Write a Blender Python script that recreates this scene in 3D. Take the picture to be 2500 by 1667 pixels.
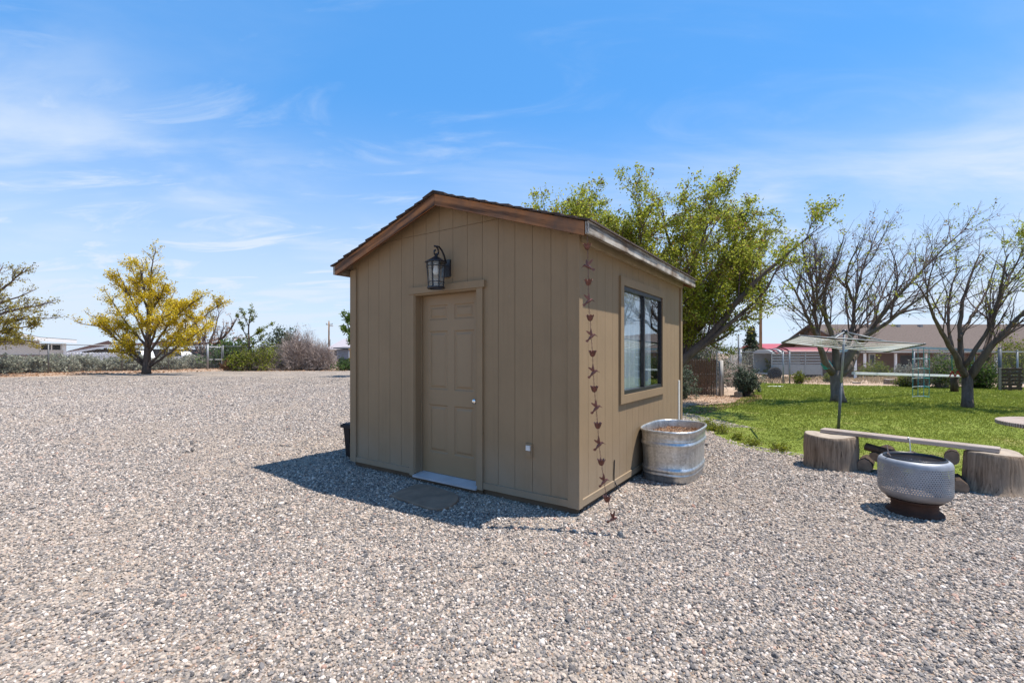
import bpy, math, random
import numpy as np
from mathutils import Vector, Matrix
R = math.radians
scene = bpy.context.scene
C = scene.collection
for o in list(bpy.data.objects): bpy.data.objects.remove(o)

# ------------------------------------------------------------------ camera, sky, sun, exposure
H, F, CX, HY = 1.42, 1111.0, 1250.0, 862.0         # eye height, focal length in photo pixels, centre column, horizon row
cam = bpy.data.cameras.new('camera'); cam_o = bpy.data.objects.new('camera', cam); C.objects.link(cam_o)
cam.sensor_width = 36.0; cam.lens = 36.0*F/2500.0; cam.shift_y = (HY-833.5)/2500.0
cam.clip_start = 0.05; cam.clip_end = 12000
cam_o.location = (0, 0, H); cam_o.rotation_euler = (R(90), 0, 0)
scene.camera = cam_o

SUN_EL, SUN_AZ = R(69), R(90)                       # the sun stands high, to the right
SUN_DIR = Vector((math.cos(SUN_EL), 0.02, math.sin(SUN_EL))).normalized()
world = bpy.data.worlds.new('World'); scene.world = world; world.use_nodes = True
wt = world.node_tree; wt.nodes.clear()
def wn(t, **k):
    n = wt.nodes.new(t)
    for a, b in k.items(): setattr(n, a, b)
    return n
SKY_STRENGTH = 0.09
sky = wn('ShaderNodeTexSky', sky_type='NISHITA', sun_disc=False, sun_elevation=SUN_EL, sun_rotation=SUN_AZ,
         altitude=1400, air_density=1.0, dust_density=0.1, ozone_density=1.6)
hs = wn('ShaderNodeHueSaturation'); hs.inputs['Saturation'].default_value = 1.22; hs.inputs['Value'].default_value = 1.0
wt.links.new(sky.outputs[0], hs.inputs['Color'])
gain = wn('ShaderNodeMix', data_type='RGBA', blend_type='MULTIPLY'); gain.inputs[0].default_value = 1.0; wt.links.new(hs.outputs[0], gain.inputs[6]); gain.inputs[7].default_value = (1.30, 1.50, 1.60, 1)
tc = wn('ShaderNodeTexCoord'); sx = wn('ShaderNodeSeparateXYZ'); wt.links.new(tc.outputs['Generated'], sx.inputs[0])
def wmath(op, a, b=None):
    n = wn('ShaderNodeMath', operation=op)
    for i, v in enumerate((a, b)):
        if v is None: continue
        if isinstance(v, (int, float)): n.inputs[i].default_value = v
        else: wt.links.new(v, n.inputs[i])
    return n.outputs[0]
den = wmath('ADD', wmath('MAXIMUM', sx.outputs[2], 0.0), 0.16)
cu, cv = wmath('DIVIDE', sx.outputs[0], den), wmath('DIVIDE', sx.outputs[1], den)
cb = wn('ShaderNodeCombineXYZ'); wt.links.new(cu, cb.inputs[0]); wt.links.new(cv, cb.inputs[1])
mp = wn('ShaderNodeMapping'); mp.inputs['Rotation'].default_value = (0, 0, R(24)); mp.inputs['Scale'].default_value = (0.75, 1.9, 1)
mp.inputs['Location'].default_value = (3.1, 0.9, 0); wt.links.new(cb.outputs[0], mp.inputs[0])
n1 = wn('ShaderNodeTexNoise'); n1.inputs['Scale'].default_value = 1.15; n1.inputs['Detail'].default_value = 9
n1.inputs['Roughness'].default_value = 0.56; n1.inputs['Distortion'].default_value = 0.55; wt.links.new(mp.outputs[0], n1.inputs['Vector'])
n2 = wn('ShaderNodeTexNoise'); n2.inputs['Scale'].default_value = 0.55; n2.inputs['Detail'].default_value = 3
wt.links.new(cb.outputs[0], n2.inputs['Vector'])
r1 = wn('ShaderNodeMapRange', interpolation_type='SMOOTHSTEP'); r1.inputs['From Min'].default_value = 0.42; r1.inputs['From Max'].default_value = 0.76
wt.links.new(n1.outputs[0], r1.inputs[0])
r2 = wn('ShaderNodeMapRange', interpolation_type='SMOOTHSTEP'); r2.inputs['From Min'].default_value = 0.36; r2.inputs['From Max'].default_value = 0.62
wt.links.new(n2.outputs[0], r2.inputs[0])
low = wn('ShaderNodeMapRange', interpolation_type='SMOOTHSTEP'); low.inputs['From Min'].default_value = 0.62; low.inputs['From Max'].default_value = 0.05
wt.links.new(sx.outputs[2], low.inputs[0])
mask = wmath('MULTIPLY', wmath('MULTIPLY', r1.outputs[0], r2.outputs[0]), wmath('ADD', wmath('MULTIPLY', low.outputs[0], 0.75), 0.25))
mp3 = wn('ShaderNodeMapping'); mp3.inputs['Rotation'].default_value = (0, 0, R(-14)); mp3.inputs['Scale'].default_value = (1.0, 2.3, 1); mp3.inputs['Location'].default_value = (0.6, 2.3, 0); wt.links.new(cb.outputs[0], mp3.inputs[0])
n3 = wn('ShaderNodeTexNoise'); n3.inputs['Scale'].default_value = 1.5; n3.inputs['Detail'].default_value = 10; n3.inputs['Roughness'].default_value = 0.6; n3.inputs['Distortion'].default_value = 0.9; wt.links.new(mp3.outputs[0], n3.inputs['Vector'])
r3 = wn('ShaderNodeMapRange', interpolation_type='SMOOTHSTEP'); r3.inputs['From Min'].default_value = 0.49; r3.inputs['From Max'].default_value = 0.78; wt.links.new(n3.outputs[0], r3.inputs[0])
left = wn('ShaderNodeMapRange', interpolation_type='SMOOTHSTEP'); left.inputs['From Min'].default_value = 0.45; left.inputs['From Max'].default_value = -0.35; left.inputs['To Min'].default_value = 0.25; wt.links.new(sx.outputs[0], left.inputs[0])
wisp = wmath('MULTIPLY', wmath('MULTIPLY', r3.outputs[0], left.outputs[0]), wmath('ADD', wmath('MULTIPLY', low.outputs[0], 0.6), 0.4))
mask = wmath('MAXIMUM', mask, wmath('MULTIPLY', wisp, 0.85))
veil = wn('ShaderNodeMapRange', interpolation_type='SMOOTHSTEP'); veil.inputs['From Min'].default_value = 0.50; veil.inputs['From Max'].default_value = 0.0
veil.inputs['To Max'].default_value = 0.85
wt.links.new(sx.outputs[2], veil.inputs[0])
maskall = wmath('MINIMUM', wmath('ADD', wmath('MULTIPLY', mask, 1.0), veil.outputs[0]), 0.95)
mx = wn('ShaderNodeMix', data_type='RGBA'); wt.links.new(maskall, mx.inputs['Factor']); thin = wn('ShaderNodeMix', data_type='RGBA'); thin.inputs[0].default_value = 0.55; wt.links.new(gain.outputs[2], thin.inputs[6]); thin.inputs[7].default_value = (0.95, 3.4, 7.6, 1)
wt.links.new(thin.outputs[2], mx.inputs[6])
mx.inputs[7].default_value = (5.3, 6.1, 7.2, 1)
bg = wn('ShaderNodeBackground'); bg.inputs['Strength'].default_value = SKY_STRENGTH; wt.links.new(mx.outputs[2], bg.inputs['Color'])
out = wn('ShaderNodeOutputWorld'); wt.links.new(bg.outputs[0], out.inputs[0])

sun = bpy.data.lights.new('sun', 'SUN'); sun.energy = 5.0; sun.angle = R(0.5); sun.color = (1.0, 0.94, 0.86)
sun_o = bpy.data.objects.new('sun', sun); C.objects.link(sun_o)
sun_o.rotation_euler = SUN_DIR.to_track_quat('Z', 'Y').to_euler(); sun_o.location = (20, 0, 30)
scene.view_settings.view_transform = 'Standard'; scene.view_settings.look = 'None'
scene.view_settings.gamma = 1; scene.view_settings.use_curve_mapping = False
scene.view_settings.exposure = 0.64
scene.cycles.max_bounces = 8; scene.cycles.transparent_max_bounces = 24
scene.cycles.caustics_reflective = False; scene.cycles.caustics_refractive = False

# ------------------------------------------------------------------ helpers: places
def P(x, y, Y):                                     # photo pixel at a depth -> point in the place
    return np.array(((x-CX)/F*Y, Y, H-(y-HY)/F*Y))
def G(x, y, z=0.0):                                 # photo pixel -> point on level ground
    Y = (H-z)*F/(y-HY); return np.array(((x-CX)/F*Y, Y, z))
def sstep(a, b, v):
    t = np.clip((v-a)/(b-a), 0, 1); return t*t*(3-2*t)
def gz(x, y):                                       # lie of the land: falls away behind the right-hand fence
    return -1.0*sstep(23, 42, np.asarray(y, float))*sstep(6, 14, np.asarray(x, float))

# ------------------------------------------------------------------ helpers: meshes and objects
class MB:
    def __init__(s): s.v = []; s.f = []; s.m = []; s.n = 0; s.mi = 0; s.att = []
    def add(s, verts, faces, t=None):
        verts = np.asarray(verts, float).reshape(-1, 3); s.v.append(verts)
        if isinstance(faces, np.ndarray): groups = [faces]
        else:
            by = {}
            for f in faces: by.setdefault(len(f), []).append(f)
            groups = [np.array(g, int) for g in by.values()]
        for g in groups:
            s.f.append(g+s.n); s.m.append(np.full(len(g), s.mi))
        s.att.append(np.full(len(verts), 0.5) if t is None else np.broadcast_to(np.asarray(t, float), (len(verts),)))
        s.n += len(verts); return s
    def hexa(s, c8):                                # corners: bottom 4 counter-clockwise then top 4
        return s.add(c8, [(3,2,1,0),(4,5,6,7),(0,1,5,4),(1,2,6,5),(2,3,7,6),(3,0,4,7)])
    def box(s, a, b):
        x0,y0,z0 = a; x1,y1,z1 = b
        return s.hexa([(x0,y0,z0),(x1,y0,z0),(x1,y1,z0),(x0,y1,z0),(x0,y0,z1),(x1,y0,z1),(x1,y1,z1),(x0,y1,z1)])
    def bevbox(s, a, b, e=0.004):                   # box with chamfered edges
        a = np.array(a, float); b = np.array(b, float); c = (a+b)/2; h = (b-a)/2; e = min(e, *(h*0.45))
        V = []; idx = {}
        for sx_ in (-1,1):
            for sy in (-1,1):
                for sz in (-1,1):
                    for k in range(3):
                        d = h.copy(); d -= e; d[k] += e
                        idx[(sx_,sy,sz,k)] = len(V); V.append(c+d*np.array((sx_,sy,sz)))
        Fc = []
        for k in range(3):
            o = [i for i in range(3) if i != k]
            for sg in (-1,1):
                q = []
                for p1,p2 in ((-1,-1),(1,-1),(1,1),(-1,1)):
                    t = [0,0,0]; t[k]=sg; t[o[0]]=p1; t[o[1]]=p2; q.append(idx[(*t,k)])
                flip = (sg > 0) == (k == 1)
                Fc.append(q[::-1] if flip else q)
        for k in range(3):                          # edges along axis k
            o = [i for i in range(3) if i != k]
            for p1 in (-1,1):
                for p2 in (-1,1):
                    def g(e1, ax):
                        t=[0,0,0]; t[k]=e1; t[o[0]]=p1; t[o[1]]=p2; return idx[(*t,ax)]
                    Fc.append([g(-1,o[0]),g(1,o[0]),g(1,o[1]),g(-1,o[1])])
        for sx_ in (-1,1):
            for sy in (-1,1):
                for sz in (-1,1): Fc.append([idx[(sx_,sy,sz,k)] for k in range(3)])
        return s.add(V, Fc)
    def tube(s, path, rad, n=6, caps=True, t=None):
        p = np.asarray(path, float); m = len(p); r = np.broadcast_to(np.asarray(rad, float), (m,))
        tg = np.gradient(p, axis=0); tg /= np.linalg.norm(tg, axis=1)[:,None]+1e-12
        ref = np.array((0,0,1.0)) if abs(tg[:,2]).mean() < 0.85 else np.array((1.0,0,0))
        u = np.cross(tg, ref); u /= np.linalg.norm(u, axis=1)[:,None]+1e-12; w = np.cross(tg, u)
        a = np.arange(n)*2*math.pi/n
        V = (p[:,None,:]+r[:,None,None]*(np.cos(a)[None,:,None]*u[:,None,:]+np.sin(a)[None,:,None]*w[:,None,:])).reshape(-1,3)
        i = np.arange(m-1)[:,None]*n; j = np.arange(n)[None,:]; k = (j+1)%n
        q = np.stack([i+j, i+n+j, i+n+k, i+k], -1).reshape(-1,4)
        s.add(V, q, t)
        if caps and n >= 3:
            b = s.n-len(V)
            s.f += [np.array([list(range(n))])+b, np.array([list(range(n))[::-1]])+b+(m-1)*n]; s.m += [np.full(1,s.mi)]*2
        return s
    def lathe(s, prof, c=(0,0,0), n=32, axis=None, cap=True):
        c = np.asarray(c, float); a = np.arange(n)*2*math.pi/n
        ax = np.array((0,0,1.0)) if axis is None else np.asarray(axis, float)/np.linalg.norm(axis)
        ref = np.array((1.0,0,0)) if abs(ax[0]) < 0.9 else np.array((0,1.0,0))
        u = np.cross(ref, ax); u /= np.linalg.norm(u); u2 = np.cross(ax, u)
        ring = np.cos(a)[:,None]*u+np.sin(a)[:,None]*u2
        V = np.concatenate([c+r*ring+z*ax for r, z in prof]); m = len(prof)
        i = np.arange(m-1)[:,None]*n; j = np.arange(n)[None,:]; k = (j+1)%n
        s.add(V, np.stack([i+j, i+k, i+n+k, i+n+j], -1).reshape(-1,4))
        if cap:
            b = s.n-len(V)
            for r_, l in ((0, list(range(n))[::-1]), (m-1, list(range(n)))):
                if prof[r_][0] > 1e-5: s.f.append(np.array([l])+b+r_*n); s.m.append(np.full(1,s.mi))
        return s
    def prism(s, poly, off):                        # polygon of 3-D points pushed along off
        p = np.asarray(poly, float); n = len(p); off = np.asarray(off, float)
        return s.add(np.concatenate([p, p+off]), [list(range(n))[::-1], list(range(n,2*n))]+[[i,(i+1)%n,n+(i+1)%n,n+i] for i in range(n)])
    def quads(s, cen, u, w, t=None):                # many free quads: centres, half-axes
        V = np.stack([cen-u-w, cen+u-w, cen+u+w, cen-u+w], 1).reshape(-1,3)
        n = len(cen); q = np.arange(4*n).reshape(n,4)
        return s.add(V, q, None if t is None else np.repeat(t, 4))
    def rhombs(s, cen, u, w, t=None):               # pointed leaf shapes
        V = np.stack([cen-u, cen+w, cen+u, cen-w], 1).reshape(-1,3)
        n = len(cen); q = np.arange(4*n).reshape(n,4)
        return s.add(V, q, None if t is None else np.repeat(t, 4))
    def mesh(s, name, org=(0,0,0), smooth=False, att=False, fix=False):
        me = bpy.data.meshes.new(name); v = np.concatenate(s.v)-np.asarray(org, float)
        me.vertices.add(len(v)); me.vertices.foreach_set('co', v.ravel())
        li = np.concatenate([f.ravel() for f in s.f]); tot = np.concatenate([np.full(len(f), f.shape[1]) for f in s.f])
        me.loops.add(len(li)); me.loops.foreach_set('vertex_index', li.astype(np.int32))
        me.polygons.add(len(tot)); me.polygons.foreach_set('loop_start', (np.cumsum(tot)-tot).astype(np.int32))
        me.polygons.foreach_set('material_index', np.concatenate(s.m).astype(np.int32))
        if att: me.attributes.new('tint', 'FLOAT', 'POINT').data.foreach_set('value', np.concatenate(s.att).astype(np.float32))
        me.update(calc_edges=True); me.validate()
        me.polygons.foreach_set('use_smooth', np.full(len(me.polygons), bool(smooth)))
        if fix:
            import bmesh
            bm = bmesh.new(); bm.from_mesh(me); bmesh.ops.recalc_face_normals(bm, faces=bm.faces); bm.to_mesh(me); bm.free()
        return me
    def build(s, name, mat, parent=None, smooth=False, att=False, at=None, fix=True):
        o_ = np.array(ORG[parent.name]) if parent is not None else np.array((0,0,0) if at is None else at, float)
        me = s.mesh(name, o_, smooth, att, fix and s.n < 60000)
        for m_ in (mat if isinstance(mat, (list, tuple)) else [mat]): me.materials.append(m_)
        ob = bpy.data.objects.new(name, me); C.objects.link(ob)
        if parent is not None: ob.parent = parent
        else: ob.location = o_
        ORG[ob.name] = tuple(o_)
        return ob
ORG = {}
def tag(o, label=None, cat=None, group=None, kind=None):
    if label: o['label'] = label
    if cat: o['category'] = cat
    if group: o['group'] = group
    if kind: o['kind'] = kind
    return o
def thing(name, loc, label, cat, group=None):
    o = bpy.data.objects.new(name, None); C.objects.link(o); o.location = loc; o.empty_display_size = 0.2
    ORG[o.name] = tuple(float(x) for x in loc); return tag(o, label, cat, group)
def beam(name, mat, p0, p1, wid, thick, parent=None, up=(0,0,1), e=0.004, nx=1, warp=0.0, rng=None):
    """a board in its own frame: local x runs along its length, so the grain follows it"""
    p0 = Vector(p0); p1 = Vector(p1); L = (p1-p0).length; ax = (p1-p0).normalized()
    az = Vector(up); az = (az-ax*az.dot(ax)).normalized(); ay = az.cross(ax)
    M = Matrix((ax, ay, az)).transposed().to_4x4(); M.translation = (p0+p1)/2
    b = MB().bevbox((-L/2,-wid/2,-thick/2), (L/2,wid/2,thick/2), e)
    me = b.mesh(name, fix=True); me.materials.append(mat)
    ob = bpy.data.objects.new(name, me); C.objects.link(ob)
    if parent is not None:
        ob.parent = parent; M.translation -= Vector(ORG[parent.name])
    ob.matrix_local = M; ORG[ob.name] = tuple((p0+p1)/2)
    return ob
def copy_tree(o, loc=None, rz=None, sc=None, label=None, parent=None):
    c = o.copy(); C.objects.link(c); ORG[c.name] = tuple(loc) if loc is not None else ORG[o.name]
    if parent is not None: c.parent = parent
    for ch in list(o.children): copy_tree(ch, parent=c)
    if loc is not None: c.location = loc
    if rz is not None: c.rotation_euler = (0,0,rz)
    if sc is not None: c.scale = (sc,sc,sc) if isinstance(sc, (int,float)) else sc
    if label: c['label'] = label
    return c

# ------------------------------------------------------------------ helpers: materials
class NT:
    def __init__(s, name):
        s.m = bpy.data.materials.new(name); s.m.use_nodes = True; s.t = s.m.node_tree; s.t.nodes.clear()
        s.out = s.n('ShaderNodeOutputMaterial')
    def n(s, t, ins=None, **k):
        nd = s.t.nodes.new(t)
        for a, b in k.items(): setattr(nd, a, b)
        for a, b in (ins or {}).items(): s.set(nd.inputs[a], b)
        return nd
    def set(s, inp, v):
        if hasattr(v, 'is_output') or isinstance(v, bpy.types.NodeSocket): s.t.links.new(v, inp)
        elif isinstance(v, (tuple, list)) and len(v) == 3 and inp.type == 'RGBA': inp.default_value = (*v, 1)
        else: inp.default_value = v
    def math(s, op, a, b=0.0, c=None):
        d = {0: a, 1: b}
        if c is not None: d[2] = c
        return s.n('ShaderNodeMath', d, operation=op).outputs[0]
    def mix(s, f, a, b, blend='MIX'): return s.n('ShaderNodeMix', {0: f, 6: a, 7: b}, data_type='RGBA', blend_type=blend).outputs[2]
    def coord(s, scale=(1,1,1), kind='Object', rot=(0,0,0)):
        c = s.n('ShaderNodeTexCoord').outputs[kind]
        return s.n('ShaderNodeMapping', {0: c, 'Scale': scale, 'Rotation': rot}).outputs[0]
    def pos(s, scale=(1,1,1)):
        return s.n('ShaderNodeMapping', {0: s.n('ShaderNodeNewGeometry').outputs['Position'], 'Scale': scale}).outputs[0]
    def noise(s, vec, scale, detail=4, rough=0.55, dist=0.0):
        return s.n('ShaderNodeTexNoise', {'Vector': vec, 'Scale': scale, 'Detail': detail, 'Roughness': rough, 'Distortion': dist}).outputs[0]
    def ramp(s, f, stops, mode='LINEAR'):
        r = s.n('ShaderNodeValToRGB', {0: f}); r.color_ramp.interpolation = mode; e = r.color_ramp.elements
        while len(e) < len(stops): e.new(0.5)
        for el, (p, c) in zip(e, stops):
            el.position = p; el.color = (*c, 1) if len(c) == 3 else c
        return r.outputs[0]
    def range(s, f, a, b, c=0.0, d=1.0): return s.n('ShaderNodeMapRange', {0: f, 1: a, 2: b, 3: c, 4: d}).outputs[0]
    def bump(s, h, st=0.3, dist=0.01, normal=None):
        d = {'Height': h, 'Strength': st, 'Distance': dist}
        if normal is not None: d['Normal'] = normal
        return s.n('ShaderNodeBump', d).outputs[0]
    def bsdf(s, **k):
        b = s.n('ShaderNodeBsdfPrincipled', {a.replace('_', ' '): v for a, v in k.items()})
        s.t.links.new(b.outputs[0], s.out.inputs[0]); return s.m
def sc_(c, k): return tuple(x*k for x in c)
def m_plain(name, col, rough=0.6, metal=0.0, var=0.18, scale=6.0, bump=0.15, bscale=60, spec=0.4):
    t = NT(name); v = t.coord(); n = t.noise(v, scale, 5, 0.6); c = t.ramp(n, [(0.25, sc_(col, 1-var)), (0.75, sc_(col, 1+var))])
    nb = t.noise(v, bscale, 4, 0.6)
    return t.bsdf(Base_Color=c, Roughness=t.range(n, 0.2, 0.8, max(rough-0.1,0.05), min(rough+0.1,1)), Metallic=metal, Specular_IOR_Level=spec, Normal=t.bump(nb, bump, 0.005))
def m_paint(name, col):                             # painted wood siding: chalky, faint brush grain, dust low on the wall
    t = NT(name); v = t.pos(); n = t.noise(v, 2.2, 6, 0.62); f = t.noise(t.pos((30, 30, 3.2)), 7, 6, 0.66, 0.3)
    spec = t.noise(v, 120, 3, 0.7)
    oi = t.n('ShaderNodeObjectInfo').outputs['Random']
    c = t.ramp(n, [(0.2, sc_(col, 0.88)), (0.8, sc_(col, 1.08))])
    c = t.mix(t.range(f, 0.52, 0.8, 0, 0.25), c, sc_(col, 0.7))
    c = t.mix(t.range(oi, 0, 1, 0, 0.16), c, sc_(col, 0.86))
    wear = t.math('MULTIPLY', t.range(t.noise(t.pos((1,1,0.6)), 9, 8, 0.7), 0.66, 0.74), 0.30)
    c = t.mix(wear, c, (0.34, 0.29, 0.22))
    st = t.noise(t.pos((7,7,0.30)), 3.0, 6, 0.65); c = t.mix(t.range(st, 0.5, 0.72, 0, 0.20), c, sc_(col, 0.62))
    z = t.n('ShaderNodeSeparateXYZ', {0: t.n('ShaderNodeNewGeometry').outputs['Position']}).outputs[2]
    dust = t.math('MULTIPLY', t.range(z, 0.60, 0.05, 0, 0.65), t.range(n, 0.3, 0.7, 0.3, 1))
    c = t.mix(dust, c, (0.27, 0.235, 0.19))
    b = t.bump(f, 0.45, 0.004); b = t.bump(spec, 0.3, 0.002, b)
    return t.bsdf(Base_Color=c, Roughness=0.72, Specular_IOR_Level=0.3, Normal=b)
def m_wood(name, dark, light, grain=(1.2, 16, 16), scale=3.0, rough=0.85, bump=0.6, crack=0.5, kind='Object', grey=None, wv=0.4):
    t = NT(name); v = t.coord(grain, kind); n = t.noise(v, scale, 8, 0.65, 0.8)
    w = t.n('ShaderNodeTexWave', {'Vector': t.coord((grain[0]*0.35, grain[1]*0.5, grain[2]*0.5), kind), 'Scale': scale*0.6, 'Distortion': 7.0, 'Detail': 4.0, 'Detail Scale': 1.2}, wave_type='BANDS', bands_direction='Y').outputs[1]
    g = t.math('ADD', t.math('MULTIPLY', n, 1-wv), t.math('MULTIPLY', w, wv))
    c = t.ramp(g, [(0.34, dark), (0.5, sc_(tuple((a+b)/2 for a, b in zip(dark, light)), 1.0)), (0.66, light)])
    if grey:
        big = t.noise(t.coord((1,1,1), kind), 2.3, 4, 0.6); c = t.mix(t.range(big, 0.42, 0.66), c, t.ramp(g, [(0.3, sc_(grey, 0.55)), (0.7, grey)]))
    ck = t.range(t.noise(t.coord((grain[0]*0.8, grain[1]*1.6, grain[2]*1.6), kind), scale*1.6, 3, 0.5), 0.66, 0.70)
    c = t.mix(t.math('MULTIPLY', ck, crack), c, sc_(dark, 0.25))
    hgt = t.math('SUBTRACT', g, t.math('MULTIPLY', ck, 0.6))
    return t.bsdf(Base_Color=c, Roughness=rough, Specular_IOR_Level=0.25, Normal=t.bump(hgt, bump, 0.006))
def m_leaf(name, stops, trans=0.35, rough=0.6):     # colour by each leaf's own tint
    t = NT(name); a = t.n('ShaderNodeAttribute', attribute_name='tint').outputs['Fac']
    c = t.ramp(a, stops); d = t.n('ShaderNodeBsdfPrincipled', {'Base Color': c, 'Roughness': rough, 'Specular IOR Level': 0.25})
    tr = t.n('ShaderNodeBsdfTranslucent', {'Color': c}); m = t.n('ShaderNodeMixShader', {0: trans, 1: d.outputs[0], 2: tr.outputs[0]})
    t.t.links.new(m.outputs[0], t.out.inputs[0]); return t.m
def m_bark(name, dark, light, scale=9):
    t = NT(name); v = t.coord((1,1,0.22)); n = t.noise(v, scale, 8, 0.7, 0.6); n2 = t.noise(t.coord(), 1.7, 3)
    c = t.ramp(n, [(0.3, dark), (0.68, light)]); c = t.mix(t.range(n2, 0.35, 0.7, 0, 0.5), c, sc_(light, 1.15))
    return t.bsdf(Base_Color=c, Roughness=0.92, Specular_IOR_Level=0.15, Normal=t.bump(n, 0.9, 0.02))
def m_glass(name, tint=(0.9,0.95,0.95), base=0.0):
    t = NT(name); fc = t.n('ShaderNodeLayerWeight', {'Blend': 0.5}).outputs['Facing']
    f = t.math('MINIMUM', t.math('ADD', t.math('MULTIPLY', t.math('POWER', fc, 4.2), 0.75), 0.03+base), 1.0)
    g = t.n('ShaderNodeBsdfGlossy', {'Color': (0.95,0.96,0.98), 'Roughness': 0.012, 'Normal': t.bump(t.noise(t.coord(), 3.0, 1), 0.06, 0.01)}); tr = t.n('ShaderNodeBsdfTransparent', {'Color': tint})
    m = t.n('ShaderNodeMixShader', {0: f, 1: tr.outputs[0], 2: g.outputs[0]}); t.t.links.new(m.outputs[0], t.out.inputs[0]); return t.m

PAINT_C = (0.272, 0.190, 0.108)
M = {}
M['paint'] = m_paint('siding_paint', PAINT_C)
M['door'] = m_plain('door_paint', sc_(PAINT_C, 0.98), 0.5, var=0.05, bump=0.1, bscale=90)
M['primer'] = m_plain('bare_primer', (0.55, 0.52, 0.47), 0.7)
M['skid'] = m_plain('skid_wood', (0.115,0.082,0.055), 0.95, var=0.3, scale=4)
M['rake'] = m_wood('rake_wood', (0.035,0.016,0.009), (0.36,0.155,0.06), (0.7, 9, 9), 3.0, 0.75, 0.5, 0.6, grey=(0.17,0.10,0.065))
M['fascia'] = m_wood('weathered_fascia', (0.10,0.085,0.07), (0.50,0.46,0.40), (1.0, 12, 12), 3.0, 0.9, 0.8, 0.8, grey=(0.15,0.10,0.065))
M['soffit'] = m_plain('soffit_paint', (0.30,0.235,0.155), 0.8)
M['deck'] = m_wood('roof_deck', (0.10,0.075,0.05), (0.25,0.19,0.13))
M['shingle'] = m_plain('shingle', (0.075,0.052,0.042), 0.95, var=0.35, scale=25, bump=0.8, bscale=160)
M['black_metal'] = m_plain('black_metal', (0.014,0.015,0.02), 0.38, var=0.2, bump=0.1, spec=0.5)
M['bronze_frame'] = m_plain('bronze_frame', (0.022,0.022,0.026), 0.42, var=0.15, bump=0.05)
M['alu'] = m_plain('aluminium_sill', (0.52,0.55,0.60), 0.4, 0.4, var=0.12, bump=0.1)
M['chrome'] = m_plain('brushed_nickel', (0.72,0.70,0.66), 0.18, 1.0, var=0.05, bump=0.02)
M['pane'] = m_glass('window_pane', (0.86,0.9,0.9), 0.06)
M['lamp_glass'] = m_glass('lamp_glass', (0.82,0.82,0.80), 0.05)
M['bulb'] = m_plain('lamp_bulb', (0.8,0.8,0.78), 0.2, var=0.02, bump=0)
M['curtain'] = m_plain('curtain_cloth', (0.86,0.87,0.88), 0.9, var=0.05)
M['inside'] = m_plain('interior_board', (0.20,0.17,0.13), 0.9)
M['plate'] = m_plain('outlet_plastic', (0.62,0.62,0.60), 0.35, var=0.04, bump=0.0)
M['copper'] = m_plain('aged_copper', (0.15,0.07,0.058), 0.36, 0.75, var=0.45, scale=40, bump=0.3)
M['plastic'] = m_plain('black_plastic', (0.014,0.013,0.014), 0.6, var=0.25, bump=0.25, bscale=40, spec=0.2)
M['stone'] = m_plain('stone_mat', (0.22,0.155,0.11), 0.95, var=0.35, scale=5, bump=0.5, bscale=45)
M['soil'] = m_plain('planter_soil', (0.19,0.115,0.07), 0.98, var=0.5, scale=30, bump=1.0, bscale=50)
M['rust'] = m_plain('rust', (0.062,0.030,0.020), 0.9, var=0.5, scale=9, bump=0.7, bscale=70)
M['stump'] = m_wood('stump_bark', (0.11,0.075,0.05), (0.36,0.265,0.185), (9,9,0.6), 4.0, 0.95, 0.7, 0.85, grey=(0.31,0.25,0.195), wv=0.06)
M['endgrain'] = m_plain('cut_end', (0.31,0.255,0.20), 0.95, var=0.3, scale=14, bump=0.5)
M['log_end'] = m_plain('log_end', (0.20,0.15,0.11), 0.95, var=0.35, scale=14, bump=0.5)
M['plank'] = m_wood('bench_plank', (0.13,0.085,0.062), (0.48,0.40,0.34), (0.8,14,14), 3.0, 0.9, 0.8, 0.5, grey=(0.42,0.36,0.32))
M['plank_side'] = M['plank']
M['log_bark'] = m_bark('log_bark', (0.022,0.015,0.012), (0.10,0.07,0.05), 14)
M['galv_pipe'] = m_plain('galvanised_pipe', (0.27,0.28,0.29), 0.5, 0.35, var=0.18, bump=0.1)
M['dark_pipe'] = m_plain('dark_grey_steel', (0.12,0.125,0.13), 0.5, 0.4, var=0.2)
M['white_line'] = m_plain('white_cord', (0.74,0.72,0.66), 0.7, var=0.08, bump=0)
M['strap'] = m_plain('pale_blue_strap', (0.56,0.64,0.70), 0.7, var=0.1)
M['teal'] = m_plain('teal_rope', (0.05,0.30,0.30), 0.7, var=0.2)
M['green_plastic'] = m_plain('green_plastic', (0.01,0.33,0.19), 0.4, var=0.1)
M['red_paint'] = m_plain('red_paint', (0.50,0.045,0.045), 0.45, var=0.15)
M['white_paint'] = m_plain('white_paint', (0.78,0.78,0.77), 0.5, var=0.07)
M['offwhite'] = m_plain('offwhite_siding', (0.62,0.60,0.56), 0.7, var=0.08)
M['brick'] = m_plain('tan_brick', (0.24,0.17,0.135), 0.9, var=0.2, scale=20)
M['brown_wall'] = m_plain('brown_wall', (0.155,0.085,0.055), 0.85, var=0.15)
M['dark_wall'] = m_plain('dark_wall', (0.045,0.042,0.045), 0.8)
M['roof_grey'] = m_plain('grey_brown_shingles', (0.125,0.098,0.084), 0.95, var=0.35, scale=9, bump=0.6, bscale=30, spec=0.08)
M['roof_brown'] = m_plain('dark_brown_shingles', (0.055,0.031,0.026), 1.0, var=0.3, scale=6, bump=0.6, bscale=30, spec=0.05)
M['roof_lilac'] = m_plain('pale_grey_shingles', (0.33,0.30,0.315), 0.95, var=0.12, scale=5)
M['blue_grey'] = m_plain('blue_grey_boards', (0.19,0.215,0.26), 0.8, var=0.15)
M['red_roof'] = m_plain('red_metal_roof', (0.36,0.055,0.062), 0.5, var=0.1)
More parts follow.
